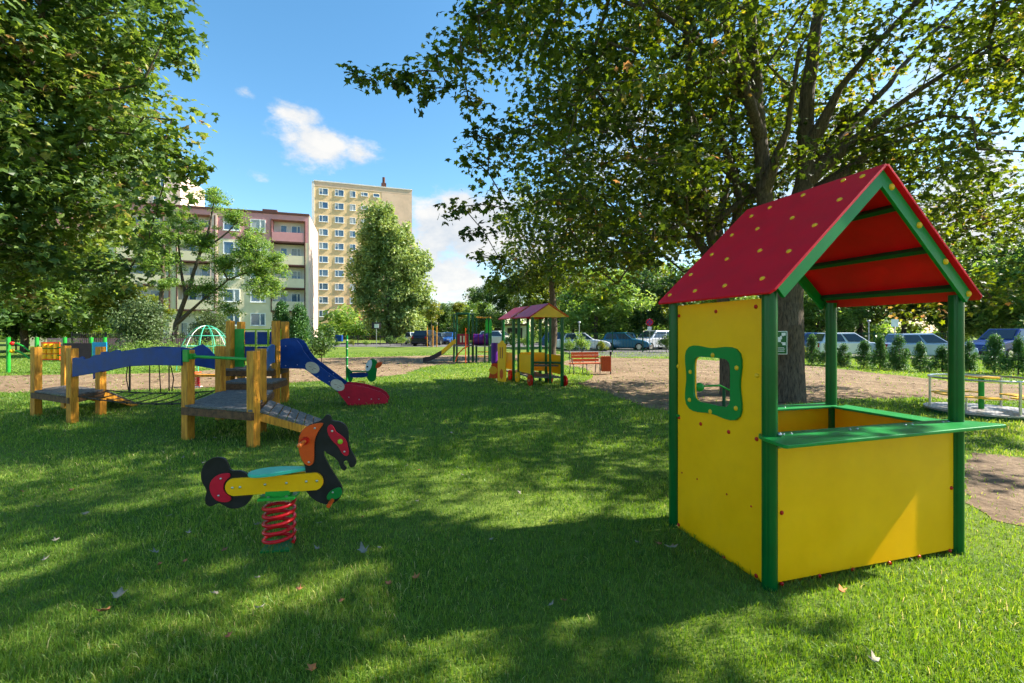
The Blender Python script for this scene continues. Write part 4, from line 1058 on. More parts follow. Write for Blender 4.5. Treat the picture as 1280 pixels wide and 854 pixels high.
# ------------------------------------------------------------------ train playhouse
O = Vector((.56,12.55,0)); TU = Vector((.80,-.12,0)); TV = Vector((-.34,.94,0)).normalized()
def tp_(u,v,z): return O+TU*u+TV*v+up*z
tr = thing('train_playhouse', 'green framed train playhouse with purple and pink roofs and red wheels', 'playhouse', O)
def tbox(mb,u0,u1,v0,v1,z0,z1): return mb.hexa([tp_(u0,v0,z0),tp_(u1,v0,z0),tp_(u1,v1,z0),tp_(u0,v1,z0),tp_(u0,v0,z1),tp_(u1,v0,z1),tp_(u1,v1,z1),tp_(u0,v1,z1)])
for k,(v_a,v_b,rm_,gm) in enumerate(((0,1.05,'magenta','cap_y'),(1.5,2.5,'red','red'))):
    for u_ in (0,1):
        for v_ in (v_a,v_b):
            part('post', MB().tube([tp_(u_,v_,.02),tp_(u_,v_,1.93)], .048, 12), M['green'], tr)
    if k == 0: part('post', MB().tube([tp_(.6,0,.1),tp_(.6,0,1.9)], .035, 10), M['green'], tr)
    for sg in (-1,1):
        uu = lambda a_: .5+sg*a_
        q = [tp_(.5,v_a-.12,2.26),tp_(uu(.66),v_a-.12,1.90),tp_(uu(.66),v_b+.12,1.90),tp_(.5,v_b+.12,2.26)]
        part('roof_slope', MB().prism(q, up*.02), M[rm_] if sg < 0 else M['orange'], tr)
    q = [tp_(-.12,v_a-.08,1.90),tp_(1.12,v_a-.08,1.90),tp_(.5,v_a-.08,2.235)]
    part('gable', MB().prism(q, TV*.02), M[gm], tr)
    part('floor', tbox(MB(),-.02,1.02,v_a,v_b,.24,.28), M['deck'], tr)
    for (u0,u1,va,vb,m_) in ((-.02,.0,v_a+.06,v_b-.06,'yellow'),(1.0,1.02,v_a+.06,v_b-.06,'yellow')):
        part('side_panel', tbox(MB(),u0,u1,va,vb,.34,.86), M[m_], tr, .003)
part('side_panel', tbox(MB(),.05,.95,1.03,1.05,.36,.90), M['yellow'], tr, .003)
part('rail', MB().tube([tp_(0,0,.66),tp_(1,0,.66)], .03, 8), M['dgreen'], tr)
part('bench', tbox(MB(),.1,.95,.15,.4,.55,.59), M['deck'], tr)
# engine front
eng = [tp_(-.12,2.7,0),tp_(-.12,2.7,0)]
a0_ = Vector(((623.5-640)*13.9/F,13.9,0)); a1_ = Vector(((633-640)*13.6/F,13.6,0)); en = (a1_-a0_); 
def epl(pts, m, nm, off=0, t=.03):
    n = Vector((en.y,-en.x,0)).normalized(); n = n if n.y < 0 else -n
    P = [RP(x,y,a0_,n)+n*off for x,y in pts]; P = [Vector((p.x,p.y,max(p.z,.01))) for p in P]
    return part(nm, MB().prism(P, n*t), M[m], tr, .002)
ep = epl([(623,477),(623,430),(625.5,428.5),(627,426),(629,426),(631,429),(633,431),(633,478)], 'yellow', 'engine_board')
epl([(626,464),(628,461),(630,464),(630,471),(628,474),(626,471)], 'orange', 'engine_mark', .031, .008)
epl([(626,434),(626.8,434),(626.8,448),(626,448)], 'maroon', 'engine_mark', .031, .006); epl([(628.6,434),(629.4,434),(629.4,448),(628.6,448)], 'maroon', 'engine_mark', .031, .006)
c = AT(618.3,441,14.6); part('boiler', MB().tube([c+Vector((-.0,-.1,-.32)),c+Vector((0,-.1,.32))], .105, 16), M['purple'], tr)
part('cow_catcher', MB().prism([AT(610.5,473,14.6),AT(622.5,473,14.6),AT(622,453,14.6),AT(615,453,14.6)], (0,.5,0)), M['orange'], tr, .01)
part('front_wheel_mark', MB().disc(AT(616.5,463,14.57),(0,1,0),.13,.03,16), M['cap_y'], tr)
for (u_,v_,m_) in ((-.09,-.02,'cap_r'),(-.09,.95,'cap_y'),(-.09,1.6,'cap_r'),(1.09,.02,'cap_r'),(1.09,.95,'orange')):
    c = tp_(u_,v_,.175); w = part('wheel', MB().disc(c, (.94,.34,0), .155, .05, 20), M[m_], tr, .006)
    part('hub', MB().disc(c, (.94,.34,0), .04, .075, 10), M['steel'], w)

# ------------------------------------------------------------------ bench and bin
YB = 16.6; BB = Vector(((730-640)*YB/F,YB,0)); be = thing('park_bench', 'orange brown slatted park bench on the gravel path', 'bench', BB)
rz = R(14); bu = Vector((math.cos(rz),math.sin(rz),0)); bv = Vector((-math.sin(rz),math.cos(rz),0))
def bp_(u,v,z): return BB+bu*u+bv*v+up*z
for v_ in (-.22,-.11,.0): part('seat_slat', MB().bar(bp_(-.58,v_,.37),bp_(.58,v_,.37), .09,.03), M['bench'], be, .004)
for z_ in (.47,.60,.71): part('back_slat', MB().bar(bp_(-.45,.10+.1*(z_-.4),z_),bp_(.62,.10+.1*(z_-.4),z_), .03,.095), M['bench'], be, .004)
for u_ in (-.5,.0,.5):
    part('leg_frame', MB().tube([bp_(u_,-.28,0),bp_(u_,-.25,.35),bp_(u_,.08,.35),bp_(u_,.17,.76)], .016, 8), M['darkpanel'], be)
    part('leg_frame', MB().tube([bp_(u_,.14,0),bp_(u_,.08,.35)], .016, 8), M['darkpanel'], be)
for u_ in (-.55,.55): part('armrest', MB().tube([bp_(u_,-.25,.35),bp_(u_,-.26,.54),bp_(u_,.12,.58)], .016, 8), M['darkpanel'], be)
KB = Vector(((757-640)*16.2/F,16.2,0)); kb = thing('litter_bin', 'orange slatted litter bin at the right end of the bench', 'litter bin', KB)
part('body', MB().box(KB+up*.38,(.32,.28,.52)), M['bench'], kb, .01)
mb = MB()
for i in range(5): mb.box(KB+Vector((-.13+.065*i,-.148,.38)), (.045,.014,.54))
part('slats', mb, M['bench'], kb, .003)
part('post', MB().tube([KB+Vector((.18,0,0)),KB+Vector((.18,0,.76))], .022, 8), M['darkpanel'], kb)
part('ash_cup', MB().tube([KB+Vector((.18,0,.7)),KB+Vector((.18,0,.8))], .04, 10), M['rubber'], kb)

# ------------------------------------------------------------------ cars
M['glass'] = mat('car_glass', (38,48,56), .08, var=.1, spec=.8)
M['lamp_r'] = mat('tail_lamp', (150,14,12), .25); M['lamp_w'] = mat('head_lamp', (220,225,228), .15)
def car(kind, paint, label, px, Y, rz, group='cars parked around the playground', z=-0.0, px_is=None):
    loc = Vector(((px-640)*Y/F, Y, z))
    c = thing('parked_car', label, 'car', Vector((0,0,0)), group)
    L_, Wd, Hh = {'sedan':(4.3,1.72,1.42),'van':(4.5,1.76,1.62),'suv':(4.4,1.8,1.68),'hatch':(3.9,1.66,1.46)}[kind]
    x0, x1 = -L_/2, L_/2; hb = .92*Hh/1.5
    low = [(x0,.35),(x0,.75*hb/.9),(x0+.06,hb),(x0+.3,hb+.02),(x1-1.15,hb+.01),(x1-.35,hb-.12),(x1-.05,hb-.25),(x1,.45),(x1-.02,.3),(x1-.5,.22),(x0+.5,.22),(x0+.05,.26)]
    rearx = x0+.15 if kind in ('van','suv','hatch') else x0+.75
    if kind == 'sedan': rearx = x0+.55
    wsx = x1-1.25 if kind != 'van' else x1-.95
    m = mat('car_paint_'+str(px), paint, .22, .25, var=.03, spec=.6)
    mb = MB().prism([(a,-Wd/2,b) for a,b in low], (0,Wd,0)); part('body', mb, m, c, .06)
    cab = [(rearx,hb,Wd*.47),(rearx+.28,Hh-.03,Wd*.38),(wsx-.75,Hh,Wd*.38),(wsx-1.5 if False else wsx,hb,Wd*.47)]
    ptsL = [Vector((a,-w,b)) for a,b,w in cab]; ptsR = [Vector((a,w,b)) for a,b,w in cab]
    mb = MB(); mb.add(ptsL+ptsR, [(0,1,2,3)[::-1],(4,5,6,7),(0,4,5,1)[::-1],(1,5,6,2)[::-1],(2,6,7,3)[::-1]]); part('cabin', mb, m, c, .04)
    def lerp(a,b,f): return a+(b-a)*f
    for sg in (-1,1):
        A = [Vector((p.x,sg*abs(p.y),p.z)) for p in ptsL]
        o_ = Vector((0,sg*.012,.004))
        for f0_,f1_ in ((.06,.48),(.52,.94)):
            q = [lerp(A[0],A[3],f0_+.02)+up*.04, lerp(A[0],A[3],f1_)+up*.04, lerp(lerp(A[0],A[3],f1_),lerp(A[1],A[2],f1_),.86), lerp(lerp(A[0],A[3],f0_),lerp(A[1],A[2],f0_),.86)]
            part('side_window', MB().prism([p+o_ for p in q], o_*.6), M['glass'], c)
    for (i,j,nm) in ((0,1,'rear_window'),(3,2,'windscreen')):
        a,b = ptsL[i],ptsL[j]; a2,b2 = ptsR[i],ptsR[j]; s_ = -1 if i == 0 else 1; o_ = Vector((s_*.014,0,.008))
        q = [lerp(lerp(a,b,.12),lerp(a2,b2,.12),.07),lerp(lerp(a,b,.12),lerp(a2,b2,.12),.93),lerp(lerp(a,b,.9),lerp(a2,b2,.9),.92),lerp(lerp(a,b,.9),lerp(a2,b2,.9),.08)]
        part(nm, MB().prism([p+o_ for p in q], o_*.6), M['glass'], c)
    for xx in (x0+.78,x1-.80):
        for sg in (-1,1):
            w = part('wheel', MB().disc((xx,sg*(Wd/2-.08),.31),(0,1,0),.31,.2,22), M['rubber'], c, .02)
            part('rim', MB().disc((xx,sg*(Wd/2+.012),.31),(0,1,0),.2,.03,14), M['steel'], w, .004)
    for sg in (-1,1):
        part('tail_light', MB().box((x0-.0,sg*(Wd/2-.14),hb-.16),(.05,.16,.24)), M['lamp_r'], c, .01)
        part('headlight', MB().box((x1-.07,sg*(Wd/2-.22),hb-.30),(.10,.30,.13)), M['lamp_w'], c, .02)
    part('bumper', MB().box((x1-.04,0,.36),(.14,Wd*.95,.16)), M['darkpanel'], c, .03)
    part('bumper', MB().box((x0+.04,0,.38),(.12,Wd*.95,.16)), M['darkpanel'], c, .03)
    c.location = loc; c.rotation_euler = (0,0,rz); return c
car('sedan',(214,218,222),'white saloon car parked behind the leafy shrub, nose to the right',729,37,R(-12))
car('hatch',(20,92,120),'teal hatchback parked left of the silver van',783,38,R(-25))
car('van',(190,192,196),'silver people carrier parked beside the dark shrub',819,39,R(-150))
car('hatch',(120,150,180),'pale blue hatchback behind the teal hatchback',772,44,R(160))
car('hatch',(58,90,130),'blue car mostly hidden by the train house shrubs',704,42,R(-20))
car('hatch',(210,212,214),'white hatchback behind the small thujas',1063,27,R(-12))
car('sedan',(150,168,190),'silver blue saloon behind the small thujas',1152,25.5,R(-10))
car('suv',(28,52,110),'dark blue off-roader at the right edge of the car park',1258,26,R(195))
car('hatch',(60,88,130),'blue hatchback just right of the big maple trunk',1003,31,R(170))
car('hatch',(206,208,206),'white hatchback parked below the poplar',519,55,R(-60))
car('suv',(26,30,42),'black off-roader behind the staked sapling',535,50,R(75))
car('sedan',(84,100,104),'grey green saloon right of the black off-roader',550,56,R(80))
car('hatch',(36,84,150),'bright blue hatchback left of the slide tower',560,56,R(-100))
car('van',(222,218,200),'cream van seen between slide tower and train house',622,52,R(-30))

# ------------------------------------------------------------------ buildings
def flat(name, c, var=.06, **k): return mat(name, c, .85, var=var, scale=.6, spec=.2, bump=.25, bscale=8, **k)
M['b_yel'] = flat('render_beige', (226,192,144)); M['b_or'] = flat('render_orange', (220,188,158)); M['b_pink'] = flat('render_rose', (206,146,144))
M['b_pale'] = flat('render_pale_pink', (226,196,178)); M['b_cream'] = flat('render_cream', (220,206,170)); M['b_white'] = flat('render_white', (220,214,204)); M['b_red'] = flat('render_red', (190,84,52))
M['b_dark'] = flat('dark_trim', (96,66,58)); M['pane'] = mat('window_pane', (44,74,104), .07, var=.35, scale=.35, c2=(96,116,128), spec=1)
M['curtain'] = mat('curtain', (168,172,172), .8, var=.15)
class Facade:
    """vertical wall frame: origin at ground, d along wall (unit), n outward"""
    def __init__(s, o, d): s.o = Vector(o); s.d = Vector(d).normalized(); s.n = Vector((s.d.y,-s.d.x,0)); s.n = s.n if s.n.y < 0 else -s.n
    def u(s, px):
        k = (px-640)/F; return (k*s.o.y-s.o.x)/(s.d.x-k*s.d.y)
    def p(s,u,z,o=0): return s.o+s.d*u+s.n*o+up*z
    def box(s,mb,u0,u1,z0,z1,o0,o1): return mb.hexa([s.p(u0,z0,o0),s.p(u1,z0,o0),s.p(u1,z0,o1),s.p(u0,z0,o1),s.p(u0,z1,o0),s.p(u1,z1,o0),s.p(u1,z1,o1),s.p(u0,z1,o1)])
    def window(s,u0,u1,z0,z1,par,depth=-.02,mull=1,nm='window'):
        mb = MB(); f_ = .09; o0, o1 = depth, depth+.07
        for a,b,c,d in ((u0,u1,z0,z0+f_),(u0,u1,z1-f_,z1),(u0,u0+f_,z0+f_,z1-f_),(u1-f_,u1,z0+f_,z1-f_)): s.box(mb,a,b,c,d,o0,o1)
        for i in range(mull):
            c = u0+(u1-u0)*(.36 if mull == 1 else (i+1)/(mull+1)); s.box(mb,c-.05,c+.05,z0+f_,z1-f_,o0,o1)
        s.box(mb,u0-.06,u1+.06,z0-.07,z0-.004,o0,o1+.08)
        w = part(nm, mb, M['white'], par); mb = MB(); s.box(mb,u0+f_,u1-f_,z0+f_,z1-f_,o0+.01,o0+.025); part('pane', mb, M['pane'], w)
        rr_ = random.random()
        if rr_ < .45:
            mb = MB(); k_ = random.choice((.3,.45,.62,1)); a_ = u0+f_+.02; b_ = u1-f_-.02; s.box(mb,a_,a_+(b_-a_)*k_,z0+f_+.02+(0 if rr_ < .3 else .5*(z1-z0-.3)),z1-f_-.02,o0+.027,o0+.031); part('curtain', mb, M['curtain'], w)
        return w
# tall beige tower block
fa = Facade((-40.3,93.5,0),(18.5,6.3,0)); LT = 19.55; HT = 32.5
tb = thing('apartment_tower', 'tall beige eleven storey tower block with orange stair bay', 'building', fa.p(LT/2,0,-6))
us = fa.u(477)
mb = MB(); fa.box(mb,0,us,0,HT-1.2,-12,-.03); part('wall', mb, M['b_yel'], tb)
mb = MB(); fa.box(mb,us+.005,LT,0,HT-1.2,-12,.0); part('stair_bay_wall', mb, M['b_or'], tb)
mb = MB(); fa.box(mb,0,LT,HT-1.19,HT-.25,-12,.01); part('parapet', mb, M['b_or'], tb)
mb = MB(); fa.box(mb,-.12,LT+.12,HT-.24,HT,-12.1,.12); part('roof_edge', mb, M['b_white'], tb)
mb = MB(); fa.box(mb,-.5,-.004,0,HT-.3,-12,.05); part('corner_strip', mb, M['b_white'], tb)
mb = MB(); uc = fa.u(480); fa.box(mb,uc-.5,uc+.5,HT,HT+1.0,-1.5,-.5); part('chimney', mb, M['b_dark'], tb)
mb = MB(); mb.tube([fa.p(uc,HT+1,-1),fa.p(uc,HT+2.3,-1)],.3,8); part('antenna', mb, M['b_dark'], tb)
for rI in range(11):
    zc = 30.3-2.78*rI
    for px,wd,hh,ml in ((404.5,1.75,1.35,1),(424.3,1.75,1.35,1),(441,1.15,1.35,1),(455.7,1.4,.8,1),(470.6,1.3,.75,0)):
        if rI >= 8 and 434 < px < 460 and rI == 10: continue
        u_ = fa.u(px); fa.window(u_-wd/2,u_+wd/2,zc-hh/2+(.2 if hh<1 else 0),zc+hh/2+(.2 if hh<1 else 0),tb,-.02,ml)
# entrance annex
u0,u1 = fa.u(434),fa.u(520); ez = 1.5+14*90/F
an = thing('entrance_annex', 'orange red entrance annex at the foot of the beige tower block', 'building', fa.p((u0+u1)/2,0,3))
mb = MB(); fa.box(mb,u0+2.6,u1,0,3.1,.15,4.0); part('wall', mb, M['b_red'], an)
mb = MB(); fa.box(mb,u0,u0+2.6,0,3.1,.15,1.6); part('porch_wall', mb, M['b_dark'], an)
mb = MB(); fa.box(mb,u0-.3,u1-3,3.11,3.4,.15,4.3); part('canopy', mb, M['b_red'], an)
fa.window(u0+3.4,u0+4.8,1.1,2.4,an,4.0,1); 
mb = MB(); fa.box(mb,u0+.6,u0+1.7,0,2.3,1.6,1.68); part('door', mb, M['pane'], an)
# pink block
fp = Facade((-25.1,56.5,0),(-.95,-.30,0)); HP = 16.0; LP = 27
pk = thing('apartment_block', 'five storey pink and beige apartment block with stacked balconies', 'building', fp.p(LP/2,0,-5))
b0,b1 = .45, fp.u(340); w0,w1 = fp.u(334), fp.u(274); c0,c1 = fp.u(268), fp.u(222); e1 = fp.u(215)
bays = [(b0,b1),(c0,c1),(e1+.3,e1+5.2)]
segs = []; cur = 0
for a,b in bays: segs.append((cur,a)); cur = b
segs.append((cur,LP))
for a,b in segs:
    mb = MB(); fp.box(mb,a,b,0,12.45,-9.9,0); part('wall', mb, M['b_cream'], pk)
    mb = MB(); fp.box(mb,a,b,12.46,HP-.25,-9.9,.004); part('upper_wall', mb, M['b_pink'], pk)
for a,b in bays:
    mb = MB(); fp.box(mb,a+.005,b-.005,0,15.1,-9.9,-1.2); part('balcony_back_wall', mb, M['b_white'], pk)
    mb = MB(); fp.box(mb,a+.005,b-.005,15.11,HP-.25,-9.9,.004); part('upper_wall', mb, M['b_pink'], pk)
    for i,z in enumerate((12.5,9.7,6.9,4.1)):
        mb = MB(); fp.box(mb,a-.1,b+.1,z-.18,z,-1.19,.12); part('balcony_slab', mb, M['b_dark'], pk)
        mb = MB(); fp.box(mb,a-.1,b+.1,z+.003,z+1.1,.03,.11); part('balcony_front', mb, M['b_pink'] if i == 0 else M['b_cream'], pk)
        W_ = b-a
        fp.window(a+W_*.16,a+W_*.46,z+.9,z+2.2,pk,-1.2,1); fp.window(a+W_*.58,a+W_*.80,z+.9,z+2.2,pk,-1.2,0)
    fp.window(a+.8,a+2.6,1.2,2.6,pk,-1.2,1); fp.window(a+3.0,a+4.2,1.2,2.6,pk,-1.2,0)
    mb = MB(); fp.box(mb,a-.12,a-.004,3.9,15.1,0.0,.13); fp.box(mb,b+.004,b+.12,3.9,15.1,0.0,.13); part('balcony_frame', mb, M['b_dark'], pk)
mb = MB(); fp.box(mb,-.1,LP+.1,HP-.24,HP,-10.0,.12); part('roof_edge', mb, M['b_dark'], pk)
mb = MB(); fp.box(mb,-.16,-.004,0,HP-.26,-9.95,.01); part('end_wall', mb, M['b_pale'], pk)
mb = MB(); fp.box(mb,w1+.2,w1+.9,0,15.3,.005,.1); part('pilaster', mb, M['b_pale'], pk)
mb = MB(); u_=fp.u(335); fp.box(mb,u_-.8,u_+.8,HP,HP+.5,-2,-1); part('chimney', mb, M['b_dark'], pk)
for i in range(5):
    z = 13.45-2.8*i
    for pa_,pb2 in ((332,313),(300,279)):
        fp.window(fp.u(pa_),fp.u(pb2),z,z+1.5,pk,.0,1)
# pale slab tower far left
ft = Facade((-55.0,76,0),(-.95,-.3,0)); pt = thing('apartment_tower', 'pale pink tower block rising behind the left maple', 'building', ft.p(4,0,-5))
mb = MB(); ft.box(mb,0,16,0,28,-12,0); part('wall', mb, M['b_pale'], pt); mb = MB(); ft.box(mb,-.1,16.1,28,28.3,-12.1,.1); part('roof_edge', mb, M['b_white'], pt)
for i in range(9):
    for u_ in (3,6.5,10,13): ft.window(u_-.8,u_+.8,2+2.9*i,3.4+2.9*i,pt,0,1)
# low white wall behind the car park
sdz = Facade((-11.5,80,0),(1,0,0)); sdh = thing('garage_row', 'long low white garage behind the slide tower', 'building', (-5,82,0))
mb = MB(); sdz.box(mb,0,14,0,2.6,-5,0); part('wall', mb, M['b_white'], sdh); mb = MB(); sdz.box(mb,-.2,14.2,2.604,2.9,-5.2,.2); part('roof', mb, M['b_dark'], sdh)
for i in range(4):
    mb = MB(); sdz.box(mb,.8+3.3*i,3.4+3.3*i,.05,2.2,.002,.05); part('garage_door', mb, M['darkpanel'], sdh)

# ------------------------------------------------------------------ fences
def picket(label, x0, y0, x1, y1, h, n, m, gap=.12):
    a, b = Vector((x0,y0,0)), Vector((x1,y1,0)); t = thing('metal_fence', label, 'fence', (a+b)/2)
    mb = MB(); k = int((b-a).length/gap)
    for i in range(k+1): c = a+(b-a)*i/k; mb.bar(c+up*.05, c+up*h, .018,.018,(1,0,0))
    part('pickets', mb, m, t)
    mb = MB(); mb.bar(a+up*.2,b+up*.2,.03,.04); mb.bar(a+up*(h-.12),b+up*(h-.12),.03,.04); part('rails', mb, m, t)
    for i in range(n+1): c = a+(b-a)*i/n; part('fence_post', MB().bar(c,c+up*(h+.05),.06,.06,(1,0,0)), m, t)
picket('dark spiked metal fence among the bushes on the left', (90-640)*27/F,27,(300-640)*27/F,27,1.45,5,M['darkpanel'])
picket('dark low fence in front of the beige tower block', (420-640)*52/F,52,(640-640)*52/F,52,1.1,8,M['darkpanel'],.2)
picket('thin green mesh fence along the car park', 3.2,35,29,30.5,1.5,12,M['dgreen'],.22)
rw = MB().box(((150-640)*29/F,29,.55),(9,.2,1.1)); single('garden_wall', rw, M['b_pink'], ((150-640)*29/F,29,0), 'low pink garden wall behind the spiked fence', 'wall')
# staked sapling
SBp = G(539,434); sg_ = thing('staked_sapling', 'young tree tied between three wooden stakes', 'tree', SBp)
for x in (534,540,546): c = Vector(((x-640)*SBp.y/F,SBp.y+(.5 if x==540 else 0),0)); part('stake', MB().tube([c,c+up*2.1],.045,8), M['wood'], sg_)
part('tie_bar', MB().bar(G(534,434)+up*1.2,G(546,434)+up*1.2,.05,.06), M['wood'], sg_)
part('trunk', MB().tube([SBp,SBp+up*2,SBp+Vector((.1,0,4.2))],[.05,.04,.02],8), M['bark'], sg_)
cc = ell_points([(tuple(SBp+up*3.6),(1.1,1.1,1.3))], 26, 4, .6); v,f,rv = leaves(cc, np.full(len(cc),.42), 70, .2, 'rhomb', seed=3); part('crown', fastmesh('crown', v, f, rnd=rv), LEAF['yellowish'], sg_)

# ------------------------------------------------------------------ signs
def board(mb, x0,x1,y0,y1,Y,t=.01): a,b = AT(x0,y1,Y),AT(x1,y0,Y); return mb.box((a+b)/2,(b.x-a.x,t,b.z-a.z))
YG = 9.52
sg = thing('park_sign', 'green park rules sign with white border on the big maple trunk', 'sign', AT(970,428,YG))
part('panel', board(MB(),956,984,414,443,YG,.012), M['white'], sg)
part('green_field', board(MB(),956.8,983.2,414.8,442.2,YG-.010,.006), M['green'], sg)
mb = MB()
for (x0,x1,y0,y1) in ((977,982,416,419.6),(978,980,419.4,420.2),(975,977.4,420,421.8),(971,977.5,421.5,424.2),(971.5,976,424,427.6),(976.5,982,428,429.2),(978,982,429,431.6),(971,980,434.5,435),(972,981,436.2,436.8),(971,980.5,438.6,439.4),(959,965,418,424),(959,966,427,431),(959,969,434.5,435),(959,969,436.2,436.8),(959,969,438.6,439.4)): board(mb,x0,x1,y0,y1,YG-.0150,.003)
part('pictograms', mb, M['white'], sg)
def roadsign(label, px, ytop, Y, build):
    b_ = Vector(((px-640)*Y/F,Y,0)); t = thing('road_sign', label, 'sign', b_); part('pole', MB().tube([b_,AT(px,ytop,Y)],.03,8), M['galv'], t); build(t); return t
def rs1(t):
    part('disc', MB().disc(AT(812,403,33.9),(0,1,0),.27,.02,20), M['red'], t); part('disc_field', MB().disc(AT(812,403,33.87),(0,1,0),.19,.02,20), M['blue'], t)
    mb = MB(); c = AT(812,403,33.85); mb.box(c,(.42,.012,.055),0,0,R(45)); mb.box(c-Vector((0,.004,0)),(.42,.012,.055),0,0,R(-45)); part('cross', mb, M['red'], t)
    part('plate', board(MB(),809.5,814.5,408.5,413,33.9,.015), M['white'], t)
roadsign('round red and blue no stopping sign above the silver people carrier', 812, 398, 34, rs1)
def rs2(t): part('board', board(MB(),1114,1123,399,408.5,25.8,.02), M['white'], t)
roadsign('pale square signboard above the thuja row', 1118.5, 399, 26, rs2)
def rs3(t):
    part('board', board(MB(),464.5,476,403,411,41.8,.05), M['darkpanel'], t); part('white_field', board(MB(),468,473.5,405,410,41.7,.03), M['white'], t)
roadsign('black and white notice board on a post before the tower block', 470.5, 402, 42, rs3)
bx = MB(); board(bx,419.5,428,419,427,45,.4); single('blue_container', bx, M['blue'], AT(424,427,45), 'small blue container near the tower block entrance', 'container', bevel=.03)
for px,Y,lab in ((724,36,'slim grey lamp post left of the white saloon'),(1086,32,'slim grey lamp post behind the thuja row')):
    b_ = Vector(((px-640)*Y/F,Y,0)); lp = thing('lamp_post', lab, 'lamp post', b_); part('pole', MB().tube([b_,b_+up*2.2],[.05,.035],8), M['galv'], lp); part('lamp_head', MB().ball(b_+up*2.25,.13,10,6,(1,1,.6)), M['galv'], lp)

# ------------------------------------------------------------------ fallen leaves
M['dry1'] = mat('dry_leaf_brown', (150,100,66), .7, var=.3, scale=20); M['dry2'] = mat('dry_leaf_pale', (150,142,122), .7, var=.2, scale=20); M['dry3'] = mat('dry_leaf_orange', (196,120,70), .7, var=.2, scale=20)
def fallen(px, py, s, m, label, group='dry leaves scattered on the lawn'):
    r = random.Random(int(px*7+py)); c = G(px,py); mb = MB(); a0 = r.uniform(0,6.28); vs = []
    cu = r.uniform(.5,2.2)
    for (x,y,_) in MAPLE:
        X,Yy = x*s*.62*r.uniform(.75,1.2),y*s*.62*r.uniform(.75,1.15); z = .032+cu*(X*X+Yy*Yy)/s+r.uniform(0,.01)
        vs.append(c+Vector((X*math.cos(a0)-Yy*math.sin(a0), X*math.sin(a0)+Yy*math.cos(a0), z)))
    mb.add(vs, MAPLE_F, True)
    me = mesh_from('fallen_leaf', mb)
    o = single('fallen_leaf', me, M[m], c, label, 'leaf', group)
    sm_ = o.modifiers.new('thick','SOLIDIFY'); sm_.thickness = .0012
for a in ((88,618,.11,'dry1','brown dry leaf on the grass far left of the spring horse'),(107,648,.09,'dry2','pale dry leaf below the brown leaf at the left'),(196,697,.12,'dry2','pale curled leaf lower left of the spring horse'),(279,695,.09,'dry1','brown leaf just left of the red spring base'),(147,755,.13,'dry2','large pale leaf in the lower left grass'),(131,772,.11,'dry1','brown leaf touching the large pale leaf'),(325,768,.08,'dry2','small pale leaf below the red spring'),(455,697,.13,'dry2','large white backed leaf right of the red spring'),(518,730,.10,'dry3','orange leaf in the middle of the front lawn'),(687,765,.07,'dry2','small pale leaf near the bottom centre'),(838,690,.15,'dry2','big crumpled pale leaf left of the playhouse'),(826,686,.09,'dry1','small brown leaf beside the crumpled pale leaf'),(1053,748,.08,'dry3','orange leaf below the front wall of the playhouse'),(1090,835,.10,'dry2','pale leaf at the bottom right'),(388,848,.09,'dry3','orange leaf at the bottom edge'),(283,805,.07,'dry1','small brown leaf near the bottom left'),(270,551,.12,'dry2','pale leaf under the front of the near platform')):
    fallen(*a)
GL = 'tiny dry leaves nobody could tell apart'
r = random.Random(3)
for k in range(40):
    fallen(r.uniform(20,820), r.uniform(520,760), r.uniform(.06,.09), r.choice(['dry1','dry2','dry2']), 'tiny dry leaf lying in the grass', GL)

# ------------------------------------------------------------------ camera, light, sky
cam = bpy.data.cameras.new('camera'); co = bpy.data.objects.new('camera', cam); COL.objects.link(co); S.camera = co
cam.sensor_width = 36; cam.lens = 36*F/1280; cam.shift_y = -(427-HY)/1280; cam.clip_end = 2000; cam.clip_start = .05
co.location = (0,0,H); co.rotation_euler = (R(90),0,0)
az, el = R(SUN_AZ), R(SUN_EL)
sdir = Vector((math.sin(az)*math.cos(el), math.cos(az)*math.cos(el), math.sin(el)))
sl = bpy.data.lights.new('sun','SUN'); sl.energy = 4.7; sl.angle = R(.55); sl.color = (1,.94,.83)
so = bpy.data.objects.new('sun', sl); COL.objects.link(so); so.rotation_euler = sdir.to_track_quat('Z','Y').to_euler(); so.location = sdir*30
w = bpy.data.worlds.new('World'); S.world = w; w.use_nodes = True; N = w.node_tree.nodes; L = w.node_tree.links
bgn = N['Background']; STR = .115; bgn.inputs['Strength'].default_value = STR
sky = N.new('ShaderNodeTexSky'); sky.sky_type = 'NISHITA'; sky.sun_disc = False; sky.sun_elevation = el; sky.sun_rotation = az
sky.air_density = 1.0; sky.dust_density = .5; sky.ozone_density = 1.3
tc = N.new('ShaderNodeTexCoord'); sx = N.new('ShaderNodeSeparateXYZ'); nm = N.new('ShaderNodeVectorMath'); nm.operation = 'NORMALIZE'
L.new(tc.outputs['Generated'], nm.inputs[0]); L.new(nm.outputs[0], sx.inputs[0])
def mth(op, a, b=None, c=None):
    n = N.new('ShaderNodeMath'); n.operation = op
    for i,x in enumerate((a,b,c)):
        if x is None: continue
        if isinstance(x,(int,float)): n.inputs[i].default_value = x
        else: L.new(x, n.inputs[i])
    return n.outputs[0]
azn = mth('ARCTAN2', sx.outputs['X'], sx.outputs['Y']); eln = mth('ARCSINE', sx.outputs['Z'])
def nz(scale, det, ro=.6):
    mp = N.new('ShaderNodeMapping'); mp.inputs['Scale'].default_value = (1,1,1.7); L.new(nm.outputs[0], mp.inputs['Vector'])
    n = N.new('ShaderNodeTexNoise'); n.inputs['Scale'].default_value = scale; n.inputs['Detail'].default_value = det; n.inputs['Roughness'].default_value = ro
    L.new(mp.outputs[0], n.inputs['Vector']); return n.outputs['Fac']
n1, n2 = nz(9,10,.62), nz(26,8,.6)
